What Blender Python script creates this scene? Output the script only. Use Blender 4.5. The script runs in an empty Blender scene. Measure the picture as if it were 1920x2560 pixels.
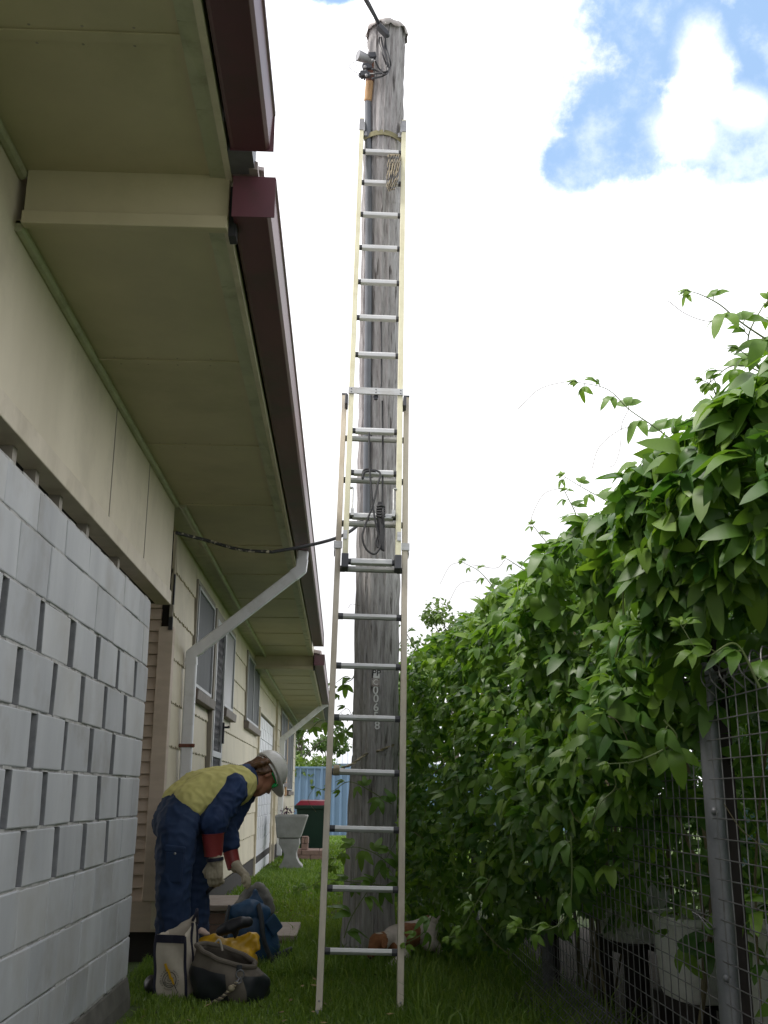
import bpy, bmesh, math, random
import numpy as np
from mathutils import Vector, Matrix
random.seed(7); rng = np.random.default_rng(7)
scene = bpy.context.scene
COL = scene.collection
rad = math.radians

# ------------------------------------------------------------------ camera
F_PX, PITCH, YAW, ROLL, CAM_H = 2600.0, .265, .0384, .0063, 1.042
_cy, _sy = math.cos(YAW), math.sin(YAW)
_F0 = Vector((_sy, _cy, 0)); _U0 = Vector((0, 0, 1)); _R0 = Vector((_cy, -_sy, 0))
CF = _F0*math.cos(PITCH) + _U0*math.sin(PITCH)
_U = _U0*math.cos(PITCH) - _F0*math.sin(PITCH)
CR = _R0*math.cos(ROLL) + _U*math.sin(ROLL)
CU = _U*math.cos(ROLL) - _R0*math.sin(ROLL)
CO = Vector((0, 0, CAM_H))
cam = bpy.data.cameras.new('camera'); cam_o = bpy.data.objects.new('camera', cam); COL.objects.link(cam_o)
cam.sensor_fit = 'VERTICAL'; cam.sensor_height = 24; cam.lens = 24*F_PX/2560
cam.clip_start = .05; cam.clip_end = 2000
cam_o.matrix_world = Matrix(((CR.x, CU.x, -CF.x, 0), (CR.y, CU.y, -CF.y, 0), (CR.z, CU.z, -CF.z, CAM_H), (0, 0, 0, 1)))
scene.camera = cam_o

def ray(px, py): return CF + CR*((px-960)/F_PX) - CU*((py-1280)/F_PX)
def atY(px, py, Y): d = ray(px, py); return CO + d*(Y/d.y)          # photo pixel -> point at depth Y
def atX(px, py, X): d = ray(px, py); return CO + d*(X/d.x)
def dY(px, py, Y): return atY(px*1.15732, py*1.15732, Y)

# ------------------------------------------------------------------ light
SUN_EL, SUN_AZ = 56, -104           # degrees; azimuth from +Y towards +X
SUN_STRENGTH, SKY_STRENGTH, CLOUD, EXPOSURE = 2.5, .12, 1.35, .40
world = bpy.data.worlds.new('World'); scene.world = world; world.use_nodes = True
nt = world.node_tree; nt.nodes.clear()
def N(t, kind, **kw):
    n = t.nodes.new(kind)
    for k, v in kw.items():
        if k.startswith('i_'):
            key = k[2:]; n.inputs[int(key) if key.isdigit() else key.replace('_', ' ')].default_value = v
        else: setattr(n, k, v)
    return n
def Lk(t, a, b): t.links.new(a, b)
def M(t, op, a, b=None, c=None, clamp=False):
    n = t.nodes.new('ShaderNodeMath'); n.operation = op; n.use_clamp = clamp
    for i, x in enumerate((a, b, c)):
        if x is None: continue
        if isinstance(x, (int, float)): n.inputs[i].default_value = x
        else: t.links.new(x, n.inputs[i])
    return n.outputs[0]
tc = N(nt, 'ShaderNodeTexCoord')
sky = N(nt, 'ShaderNodeTexSky', sky_type='NISHITA', sun_disc=False, sun_elevation=rad(SUN_EL), sun_rotation=rad(SUN_AZ), air_density=1.0, dust_density=1.5)
sep = N(nt, 'ShaderNodeSeparateXYZ'); Lk(nt, tc.outputs['Generated'], sep.inputs[0])
yy = M(nt, 'MAXIMUM', M(nt, 'ABSOLUTE', sep.outputs[1]), .02)
gu = M(nt, 'DIVIDE', sep.outputs[0], yy); gw = M(nt, 'DIVIDE', sep.outputs[2], yy)
nz = N(nt, 'ShaderNodeTexNoise', i_Scale=12.0, i_Detail=10.0, i_Roughness=.62); Lk(nt, tc.outputs['Generated'], nz.inputs['Vector'])
nz2 = N(nt, 'ShaderNodeTexNoise', i_Scale=70.0, i_Detail=6.0, i_Roughness=.65); Lk(nt, tc.outputs['Generated'], nz2.inputs['Vector'])
nsum = M(nt, 'ADD', M(nt, 'MULTIPLY', M(nt, 'SUBTRACT', nz.outputs[0], .5), 2.6), M(nt, 'MULTIPLY', M(nt, 'SUBTRACT', nz2.outputs[0], .5), 1.0))
def gap(px, py, rx, ry):           # an opening in the cloud deck, a smooth 1..-inf bump about that direction
    d = ray(px, py); u, w = d.x/d.y, d.z/d.y
    a = M(nt, 'DIVIDE', M(nt, 'SUBTRACT', gu, u), rx/F_PX*1.06); b = M(nt, 'DIVIDE', M(nt, 'SUBTRACT', gw, w), ry/F_PX*1.35)
    return M(nt, 'SUBTRACT', 1.0, M(nt, 'SQRT', M(nt, 'ADD', M(nt, 'MULTIPLY', a, a), M(nt, 'MULTIPLY', b, b))))
hole = None
for g in ((1680, 40, 330, 300), (1980, 110, 360, 330), (1430, 405, 120, 90), (1540, 310, 210, 180), (1830, 330, 260, 150), (830, -20, 110, 50), (2300, 100, 400, 400)):
    x = gap(*g); hole = x if hole is None else M(nt, 'MAXIMUM', hole, x)
puff = None
for g in ((1762, 185, 48, 85), (1715, 330, 62, 52), (1850, 270, 55, 36)):
    x = gap(*g); puff = x if puff is None else M(nt, 'MAXIMUM', puff, x)
fld = M(nt, 'ADD', M(nt, 'MULTIPLY', hole, 1.7), M(nt, 'MULTIPLY', nsum, .85))
mr = N(nt, 'ShaderNodeMapRange', interpolation_type='SMOOTHSTEP', i_1=-.15, i_2=.75); Lk(nt, fld, mr.inputs[0])
pf = M(nt, 'ADD', puff, M(nt, 'MULTIPLY', nsum, -.9))
mp = N(nt, 'ShaderNodeMapRange', interpolation_type='SMOOTHSTEP', i_1=-1.3, i_2=.95, i_3=1.0, i_4=.06); Lk(nt, pf, mp.inputs[0])
wis = N(nt, 'ShaderNodeMapRange', interpolation_type='SMOOTHSTEP', i_1=.48, i_2=.74, i_3=1.0, i_4=.62); Lk(nt, nz.outputs[0], wis.inputs[0])
clear = M(nt, 'MULTIPLY', M(nt, 'MULTIPLY', mr.outputs[0], mp.outputs[0]), wis.outputs[0], clamp=True)
haze = N(nt, 'ShaderNodeMix', data_type='RGBA', i_0=.60); haze.inputs[7].default_value = (3.7, 5.6, 8.4, 1)
Lk(nt, sky.outputs[0], haze.inputs[6])
skymul = N(nt, 'ShaderNodeMix', data_type='RGBA', blend_type='MULTIPLY', i_0=1.0); Lk(nt, haze.outputs[2], skymul.inputs[6]); skymul.inputs[7].default_value = (1.0, 1.0, 1.0, 1)
nz3 = N(nt, 'ShaderNodeTexNoise', i_Scale=2.2, i_Detail=5.0); Lk(nt, tc.outputs['Generated'], nz3.inputs['Vector'])
cl = N(nt, 'ShaderNodeMapRange', i_1=.30, i_2=.56, i_3=.50*CLOUD/SKY_STRENGTH, i_4=1.12*CLOUD/SKY_STRENGTH); Lk(nt, nz3.outputs[0], cl.inputs[0])
back_dim = N(nt, 'ShaderNodeMapRange', interpolation_type='SMOOTHSTEP', i_1=-.75, i_2=.15, i_3=.58, i_4=1.0); Lk(nt, sep.outputs[1], back_dim.inputs[0])   # unseen sky behind the camera dimmed, added to shade the foreground
clv = M(nt, 'MULTIPLY', cl.outputs[0], back_dim.outputs[0])
clc = N(nt, 'ShaderNodeCombineColor'); Lk(nt, clv, clc.inputs[0]); Lk(nt, clv, clc.inputs[1]); Lk(nt, M(nt, 'MULTIPLY', clv, 1.03), clc.inputs[2])
mixs = N(nt, 'ShaderNodeMix', data_type='RGBA'); Lk(nt, clear, mixs.inputs[0]); Lk(nt, clc.outputs[0], mixs.inputs[6]); Lk(nt, skymul.outputs[2], mixs.inputs[7])
bg = N(nt, 'ShaderNodeBackground', i_Strength=SKY_STRENGTH); Lk(nt, mixs.outputs[2], bg.inputs[0])
wo = N(nt, 'ShaderNodeOutputWorld'); Lk(nt, bg.outputs[0], wo.inputs[0])
sun = bpy.data.lights.new('sun', 'SUN'); sun.energy = SUN_STRENGTH; sun.angle = rad(12); sun.color = (1, .955, .88)
sun_o = bpy.data.objects.new('sun', sun); COL.objects.link(sun_o)
sd = Vector((math.sin(rad(SUN_AZ))*math.cos(rad(SUN_EL)), math.cos(rad(SUN_AZ))*math.cos(rad(SUN_EL)), math.sin(rad(SUN_EL))))
sun_o.rotation_euler = sd.to_track_quat('Z', 'Y').to_euler()
scene.view_settings.view_transform = 'Standard'; scene.view_settings.look = 'None'
scene.view_settings.exposure = EXPOSURE; scene.view_settings.gamma = 1
scene.cycles.max_bounces = 8; scene.cycles.transparent_max_bounces = 8
scene.cycles.use_denoising = True

# ------------------------------------------------------------------ materials
def mat(name, col, rough=.6, col2=None, scale=6.0, detail=5.0, stretch=(1, 1, 1), bump=0.0, bscale=None, metal=0.0, spec=.5,
        dirt=None, dscale=1.2, damt=.5, attr=None, trans=0.0, lo=.35, hi=.65, tcol=None, rnoise=0.0):
    m = bpy.data.materials.new(name); m.use_nodes = True; t = m.node_tree
    b = t.nodes['Principled BSDF']; out = t.nodes['Material Output']
    b.inputs['Roughness'].default_value = rough; b.inputs['Metallic'].default_value = metal; b.inputs['Specular IOR Level'].default_value = spec
    tcn = N(t, 'ShaderNodeTexCoord'); mp = N(t, 'ShaderNodeMapping'); mp.inputs['Scale'].default_value = stretch
    Lk(t, tcn.outputs['Object'], mp.inputs[0])
    n1 = N(t, 'ShaderNodeTexNoise', i_Scale=scale, i_Detail=detail, i_Roughness=.6); Lk(t, mp.outputs[0], n1.inputs['Vector'])
    c2 = col2 or tuple(x*.8 for x in col)
    r1 = N(t, 'ShaderNodeMapRange', i_1=lo, i_2=hi); Lk(t, n1.outputs[0], r1.inputs[0])
    mx = N(t, 'ShaderNodeMix', data_type='RGBA'); Lk(t, r1.outputs[0], mx.inputs[0])
    mx.inputs[6].default_value = (*c2, 1); mx.inputs[7].default_value = (*col, 1)
    c = mx.outputs[2]
    if dirt:
        n2 = N(t, 'ShaderNodeTexNoise', i_Scale=dscale, i_Detail=6.0, i_Roughness=.65); Lk(t, tcn.outputs['Object'], n2.inputs['Vector'])
        r2 = N(t, 'ShaderNodeMapRange', i_1=.5, i_2=.72, i_4=damt); Lk(t, n2.outputs[0], r2.inputs[0])
        m2 = N(t, 'ShaderNodeMix', data_type='RGBA'); Lk(t, r2.outputs[0], m2.inputs[0]); Lk(t, c, m2.inputs[6]); m2.inputs[7].default_value = (*dirt, 1)
        c = m2.outputs[2]
    if attr:        # natural hue variation from leaf to leaf / blade to blade
        a = N(t, 'ShaderNodeAttribute', attribute_name='tone'); m3 = N(t, 'ShaderNodeMix', data_type='RGBA')
        Lk(t, a.outputs['Fac'], m3.inputs[0]); Lk(t, c, m3.inputs[6]); m3.inputs[7].default_value = (*attr, 1); c = m3.outputs[2]
    Lk(t, c, b.inputs['Base Color'])
    if rnoise:
        rr = N(t, 'ShaderNodeMapRange', i_1=.3, i_2=.7, i_3=rough-rnoise, i_4=rough+rnoise); Lk(t, n1.outputs[0], rr.inputs[0]); Lk(t, rr.outputs[0], b.inputs['Roughness'])
    if bump:
        n3 = N(t, 'ShaderNodeTexNoise', i_Scale=bscale or scale*4, i_Detail=6.0, i_Roughness=.65); Lk(t, mp.outputs[0], n3.inputs['Vector'])
        bp = N(t, 'ShaderNodeBump', i_Strength=min(1, bump*40), i_Distance=bump); Lk(t, n3.outputs[0], bp.inputs['Height']); Lk(t, bp.outputs[0], b.inputs['Normal'])
    if trans:
        tr = N(t, 'ShaderNodeBsdfTranslucent'); ms = N(t, 'ShaderNodeMixShader', i_0=trans)
        mt_ = N(t, 'ShaderNodeMix', data_type='RGBA', blend_type='MULTIPLY', i_0=1.0); Lk(t, c, mt_.inputs[6]); mt_.inputs[7].default_value = (*(tcol or (1.6, 1.7, .7)), 1)
        Lk(t, mt_.outputs[2], tr.inputs[0]); Lk(t, b.outputs[0], ms.inputs[1]); Lk(t, tr.outputs[0], ms.inputs[2]); Lk(t, ms.outputs[0], out.inputs[0])
    return m
MT = dict(
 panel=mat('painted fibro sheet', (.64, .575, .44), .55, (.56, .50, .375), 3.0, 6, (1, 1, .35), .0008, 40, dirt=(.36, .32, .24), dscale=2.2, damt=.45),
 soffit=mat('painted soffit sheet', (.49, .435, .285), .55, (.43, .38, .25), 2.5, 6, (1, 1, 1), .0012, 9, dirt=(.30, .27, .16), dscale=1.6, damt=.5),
 bead=mat('pale green trim paint', (.44, .435, .295), .5, (.37, .37, .25), 5, dirt=(.22, .21, .13), dscale=7, damt=.75),
 trim=mat('cream timber paint', (.62, .55, .43), .5, (.52, .46, .35), 6, 5, (1, 1, .4), .0008, 30, dirt=(.35, .29, .2), dscale=5, damt=.6),
 pinkboard=mat('faded salmon weatherboard', (.60, .49, .40), .55, (.53, .43, .35), 5, 5, (1, 1, 4), .0005, 40, dirt=(.35, .28, .2), dscale=4, damt=.4),
 gutter=mat('maroon gutter paint', (.125, .044, .058), .42, (.09, .036, .046), 3, 6, (1, .3, 1), .0006, 12, dirt=(.05, .045, .035), dscale=3, damt=.8),
 roof=mat('weathered roof sheet', (.42, .36, .35), .5, (.33, .27, .26), 4, bump=.001),
 slotshade=mat('block end with slot shade', (.27, .275, .29), .85, (.19, .195, .205), 14, 8, bump=.004, bscale=60),  # darker grey puts the shade inside the slots into the colour
 block2=mat('painted concrete block, greyer', (.53, .54, .56), .78, (.42, .43, .455), 5, 8, (1, 1, .22), .0035, 60, dirt=(.33, .31, .29), dscale=3, damt=.7, lo=.3, hi=.7),
 block3=mat('painted concrete block, paler', (.60, .605, .615), .72, (.50, .505, .52), 3, 8, (1, 1, .3), .003, 80, dirt=(.42, .40, .37), dscale=2, damt=.6, lo=.3, hi=.7),
 block=mat('painted concrete block', (.59, .60, .62), .75, (.455, .465, .49), 4, 8, (1, 1, .25), .0035, 70, dirt=(.40, .38, .36), dscale=2.4, damt=.6, lo=.3, hi=.7),
 mortar=mat('pale mortar', (.55, .54, .53), .85, (.35, .34, .33), 18, 6, bump=.004, bscale=60),
 concrete=mat('raw concrete', (.17, .16, .145), .85, (.10, .095, .085), 8, 8, bump=.004, bscale=45, dirt=(.1, .1, .08), damt=.6),
 tubcon=mat('smooth grey concrete', (.30, .30, .285), .7, (.23, .23, .215), 6, 7, bump=.0012, bscale=40, dirt=(.16, .16, .14), damt=.6, dscale=5),
 white=mat('white painted metal', (.78, .79, .83), .35, (.68, .69, .73), 4, 6, (1, 1, .3), .0003, 20, dirt=(.36, .35, .33), dscale=9, damt=.35),
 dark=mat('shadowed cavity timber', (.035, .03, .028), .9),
 black=mat('black rubber', (.022, .022, .026), .5, (.015, .015, .018), 20, bump=.0005),
 darkcap=mat('dark grey rung socket', (.055, .057, .068), .45, (.04, .042, .05), 14),
 alutop=mat('pale aluminium tread', (.70, .71, .72), .4, (.58, .59, .60), 10, 5, (.4, 6, 6), .0003, 60, metal=.25, rnoise=.08, dirt=(.45, .42, .38), dscale=9, damt=.3),
 alu=mat('brushed aluminium', (.54, .55, .55), .42, (.40, .405, .40), 10, 5, (.4, 6, 6), .0003, 60, metal=.55, dirt=(.30, .27, .22), dscale=9, damt=.4, rnoise=.08),
 fibre=mat('cream fibreglass rail', (.74, .715, .52), .45, (.64, .615, .44), 5, 6, (8, 8, .6), .0003, 50, dirt=(.42, .36, .2), dscale=7, damt=.4),
 fibre2=mat('weathered fawn fibreglass rail', (.62, .56, .47), .55, (.52, .47, .39), 5, 6, (8, 8, .6), .0004, 50, dirt=(.33, .22, .12), dscale=2.2, damt=.45),
 steel=mat('galvanised steel', (.22, .225, .24), .5, (.16, .165, .18), 12, 5, metal=.55, bump=.0003, dirt=(.2, .15, .11), damt=.3),
 wire=mat('dull fence wire', (.20, .20, .21), .5, (.12, .115, .115), 20, metal=.5),
 cable=mat('black cable sheath', (.03, .032, .038), .5, (.05, .05, .056), 14),
 peel=mat('black cable with flaking paint', (.40, .36, .28), .6, (.02, .02, .022), 34, 6, (1, 1, 1), .001, 60, lo=.54, hi=.60),
 pipegrey=mat('grey conduit', (.15, .165, .19), .5, (.12, .13, .15), 8),
 copper=mat('tan timber sleeve', (.55, .34, .17), .6, (.42, .25, .12), 12, 5, (6, 6, 1)),
 rust=mat('rusty iron', (.20, .075, .045), .8, (.09, .04, .03), 20, bump=.001),
 tin=mat('dull tin', (.40, .40, .42), .5, (.27, .27, .28), 8, metal=.4),
 captin=mat('weathered pale tin', (.56, .53, .52), .55, (.38, .34, .33), 12, metal=.2, dirt=(.25, .16, .12), dscale=9, damt=.4),
 ink=mat('black lettering', (.012, .012, .014), .5),
 digit=mat('aluminium numeral', (.88, .88, .88), .5, (.70, .70, .71), 30),
 rope=mat('tan rope', (.42, .36, .25), .8, (.30, .25, .17), 60, bump=.001),
 olive=mat('olive webbing', (.24, .22, .12), .8, (.17, .155, .085), 30, bump=.0006),
 blackrope=mat('black cord', (.035, .036, .04), .7, (.02, .02, .022), 60, bump=.0006),
 yellowcloth=mat('hi vis yellow cotton', (.66, .61, .22), .8, (.58, .53, .18), 8, bump=.0008, bscale=300, dirt=(.44, .38, .16), dscale=5, damt=.4),
 navy=mat('navy drill cotton', (.014, .038, .115), .8, (.011, .029, .088), 8, bump=.0008, bscale=300),
 trouser=mat('navy work trouser', (.011, .032, .088), .82, (.009, .024, .068), 8, bump=.0008, bscale=300),
 skin=mat('tanned skin', (.42, .20, .125), .5, (.35, .155, .10), 14, bump=.0004, bscale=120),
 hair=mat('sandy brown hair', (.17, .085, .04), .55, (.07, .035, .018), 30, 4, (1, 1, 1), .004, 60),
 helmet=mat('scuffed white helmet shell', (.74, .725, .69), .35, (.66, .645, .61), 7, dirt=(.30, .28, .25), dscale=14, damt=.55, bump=.0003),
 glove=mat('cream leather glove', (.46, .40, .29), .7, (.36, .31, .22), 18, bump=.0012, bscale=120, dirt=(.22, .18, .12), dscale=14, damt=.6),
 redcuff=mat('red rubber glove cuff', (.30, .045, .045), .45, (.23, .035, .035), 12),
 lens=mat('green mirror lens', (.04, .55, .16), .15, (.03, .45, .12), 10),
 boot=mat('black boot leather', (.02, .018, .017), .45),
 canvas=mat('cream canvas', (.56, .50, .41), .85, (.46, .41, .33), 7, 6, bump=.0012, bscale=260, dirt=(.33, .28, .21), dscale=6, damt=.5),
 navytape=mat('navy binding tape', (.014, .014, .032), .7),
 vinyl=mat('black vinyl', (.018, .021, .025), .34, (.012, .014, .017), 10, bump=.002, bscale=9),
 taupe=mat('taupe canvas', (.135, .115, .09), .85, (.10, .085, .068), 9, bump=.001, bscale=240),
 yellowvinyl=mat('yellow vinyl sheet', (.62, .36, .015), .42, (.52, .29, .012), 8, bump=.002, bscale=12),
 bluebag=mat('dark blue nylon', (.018, .068, .15), .55, (.013, .048, .11), 6, bump=.0018, bscale=26),
 greybag=mat('grey worn nylon', (.22, .21, .19), .7, (.15, .145, .13), 16, bump=.001),
 strap=mat('charcoal strap', (.03, .037, .045), .7),
 lining=mat('pale pink lining', (.62, .46, .38), .8),
 brick=mat('salmon concrete brick', (.30, .20, .165), .8, (.235, .155, .13), 9, 6, bump=.002, bscale=50, dirt=(.14, .10, .085), dscale=5, damt=.5),
 slab=mat('grey pink paving slab', (.36, .30, .26), .8, (.28, .23, .20), 7, 7, bump=.002, bscale=50),
 binbody=mat('dark green bin plastic', (.012, .04, .03), .45, (.010, .033, .025), 5),
 binlid=mat('red bin lid plastic', (.28, .026, .048), .4, (.23, .022, .04), 6),
 bluefence=mat('blue steel sheet', (.18, .28, .43), .45, (.16, .25, .39), 1.5, bump=.0003, dirt=(.2, .3, .45), damt=.3),
 paleroof=mat('pale roof sheet', (.50, .53, .57), .5, (.45, .48, .52), 2),
 roofblue=mat('blue grey gutter', (.17, .23, .31), .5),
 screen=mat('grey fly screen', (.10, .108, .12), .6, (.07, .077, .087), 3, 3, (1, 1, .25), spec=.25),
 film=mat('cloudy plastic film', (.27, .28, .295), .35, (.20, .205, .215), 3, 5, (1, 9, .6), .004, 5),
 frame=mat('aluminium window frame', (.46, .47, .49), .45, (.38, .39, .41), 8, metal=.3),
 sill=mat('brown grey sill', (.20, .165, .15), .6, (.15, .125, .11), 9),
 trimdk=mat('taupe window trim', (.30, .27, .225), .6, (.24, .215, .18), 8),
 plank=mat('orange timber blind', (.52, .30, .12), .6, (.40, .22, .08), 5, 4, (1, 1, 12)),
 bark=mat('grey bark', (.12, .10, .08), .9, (.07, .06, .05), 10, bump=.006),
 leaf=mat('passionfruit leaf', (.050, .138, .026), .42, (.036, .104, .022), 9, 4, attr=(.23, .36, .05), trans=.35, spec=.45),
 treeleaf=mat('tree leaf', (.05, .105, .022), .5, (.04, .08, .02), 9, attr=(.13, .20, .045), trans=.3),
 stem=mat('green stem', (.13, .19, .045), .5, (.10, .13, .04), 12),
 stemold=mat('brown stem', (.16, .135, .075), .7),
 litter=mat('dry fallen leaf', (.14, .085, .035), .8, (.09, .055, .025), 20, attr=(.26, .20, .08)),
 grass=mat('grass blade', (.075, .165, .022), .5, (.060, .135, .019), 4, attr=(.24, .32, .055), trans=.34),
 planter=mat('stained white plastic', (.76, .76, .72), .5, (.62, .62, .57), 6, dirt=(.27, .25, .17), dscale=4, damt=.7),
 soil=mat('dark soil', (.045, .030, .022), .95, (.025, .018, .014), 18, bump=.01),
 darkpost=mat('brown black timber post', (.022, .015, .013), .8, (.014, .010, .009), 12),
 shed=mat('teal sheet', (.05, .14, .16), .6),
 dogtan=mat('tan fur', (.27, .115, .048), .85, (.19, .075, .03), 30, bump=.003, bscale=180),
 dogwhite=mat('white fur', (.55, .49, .45), .85, (.43, .375, .34), 30, bump=.003, bscale=180),
 purple=mat('purple leaf', (.10, .03, .07), .6),
)
# weathered pole timber: long vertical grain, splits and green moss low on the left
def pole_mat():
    m = bpy.data.materials.new('weathered pole timber'); m.use_nodes = True; t = m.node_tree; b = t.nodes['Principled BSDF']
    b.inputs['Roughness'].default_value = .85; b.inputs['Specular IOR Level'].default_value = .25
    tcn = N(t, 'ShaderNodeTexCoord')
    def nz(s, st, d=8.0, r=.65):
        mp = N(t, 'ShaderNodeMapping'); mp.inputs['Scale'].default_value = st; Lk(t, tcn.outputs['Object'], mp.inputs[0])
        n = N(t, 'ShaderNodeTexNoise', i_Scale=s, i_Detail=d, i_Roughness=r); Lk(t, mp.outputs[0], n.inputs['Vector']); return n.outputs[0]
    g = nz(14, (3.2, 3.2, .16)); g2 = nz(60, (2.5, 2.5, .10)); big = nz(1.3, (1, 1, .5)); crack = nz(9, (4.0, 4.0, .13), 3.0, .5)
    ramp = N(t, 'ShaderNodeValToRGB'); Lk(t, M(t, 'ADD', M(t, 'MULTIPLY', g, .65), M(t, 'MULTIPLY', g2, .35)), ramp.inputs[0])
    e = ramp.color_ramp.elements; e[0].position = .34; e[0].color = (.185, .172, .17, 1); e[1].position = .66; e[1].color = (.56, .545, .55, 1)
    q = e.new(.48); q.color = (.385, .37, .372, 1)
    mx = N(t, 'ShaderNodeMix', data_type='RGBA', blend_type='MULTIPLY', i_0=.8); Lk(t, ramp.outputs[0], mx.inputs[6])
    br = N(t, 'ShaderNodeMapRange', i_1=.3, i_2=.7, i_3=.75, i_4=1.2); Lk(t, big, br.inputs[0]); cc = N(t, 'ShaderNodeCombineColor')
    for i in range(3): Lk(t, br.outputs[0], cc.inputs[i])
    Lk(t, cc.outputs[0], mx.inputs[7])
    ck = N(t, 'ShaderNodeMapRange', i_1=.30, i_2=.37, i_3=.8, i_4=0.0); Lk(t, crack, ck.inputs[0])
    mc = N(t, 'ShaderNodeMix', data_type='RGBA'); Lk(t, ck.outputs[0], mc.inputs[0]); Lk(t, mx.outputs[2], mc.inputs[6]); mc.inputs[7].default_value = (.07, .058, .052, 1)
    sp = N(t, 'ShaderNodeSeparateXYZ'); Lk(t, tcn.outputs['Object'], sp.inputs[0])
    mz = N(t, 'ShaderNodeMapRange', i_1=.1, i_2=2.1, i_3=.9, i_4=0.0); Lk(t, sp.outputs[2], mz.inputs[0])
    mxx = N(t, 'ShaderNodeMapRange', i_1=-.02, i_2=-.09); mxx.inputs[3].default_value = 0; mxx.inputs[4].default_value = 1; Lk(t, M(t, 'ABSOLUTE', M(t, 'ADD', sp.outputs[0], .06)), mxx.inputs[0])
    band = M(t, 'SUBTRACT', 1.0, M(t, 'MULTIPLY', M(t, 'ABSOLUTE', M(t, 'ADD', sp.outputs[0], .055)), 11.0), clamp=True)
    mn = N(t, 'ShaderNodeMapRange', i_1=.38, i_2=.62); Lk(t, nz(5, (2, 2, .5)), mn.inputs[0])
    moss = M(t, 'MULTIPLY', M(t, 'MULTIPLY', band, mz.outputs[0]), M(t, 'MULTIPLY', mn.outputs[0], .75), clamp=True)
    mm = N(t, 'ShaderNodeMix', data_type='RGBA'); Lk(t, moss, mm.inputs[0]); Lk(t, mc.outputs[2], mm.inputs[6]); mm.inputs[7].default_value = (.115, .125, .022, 1)
    Lk(t, mm.outputs[2], b.inputs['Base Color'])
    bp = N(t, 'ShaderNodeBump', i_Strength=.9, i_Distance=.012)
    Lk(t, M(t, 'SUBTRACT', M(t, 'ADD', M(t, 'MULTIPLY', g, .8), M(t, 'MULTIPLY', g2, .35)), M(t, 'MULTIPLY', ck.outputs[0], .5)), bp.inputs['Height']); Lk(t, bp.outputs[0], b.inputs['Normal'])
    return m
MT['pole'] = pole_mat()
def lawn_mat():
    m = mat('lawn soil and thatch', (.075, .125, .025), .95, (.045, .075, .018), 14, 8, bump=.02, bscale=60, dirt=(.12, .10, .045), dscale=.9, damt=.7)
    return m
MT['lawn'] = lawn_mat()

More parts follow.
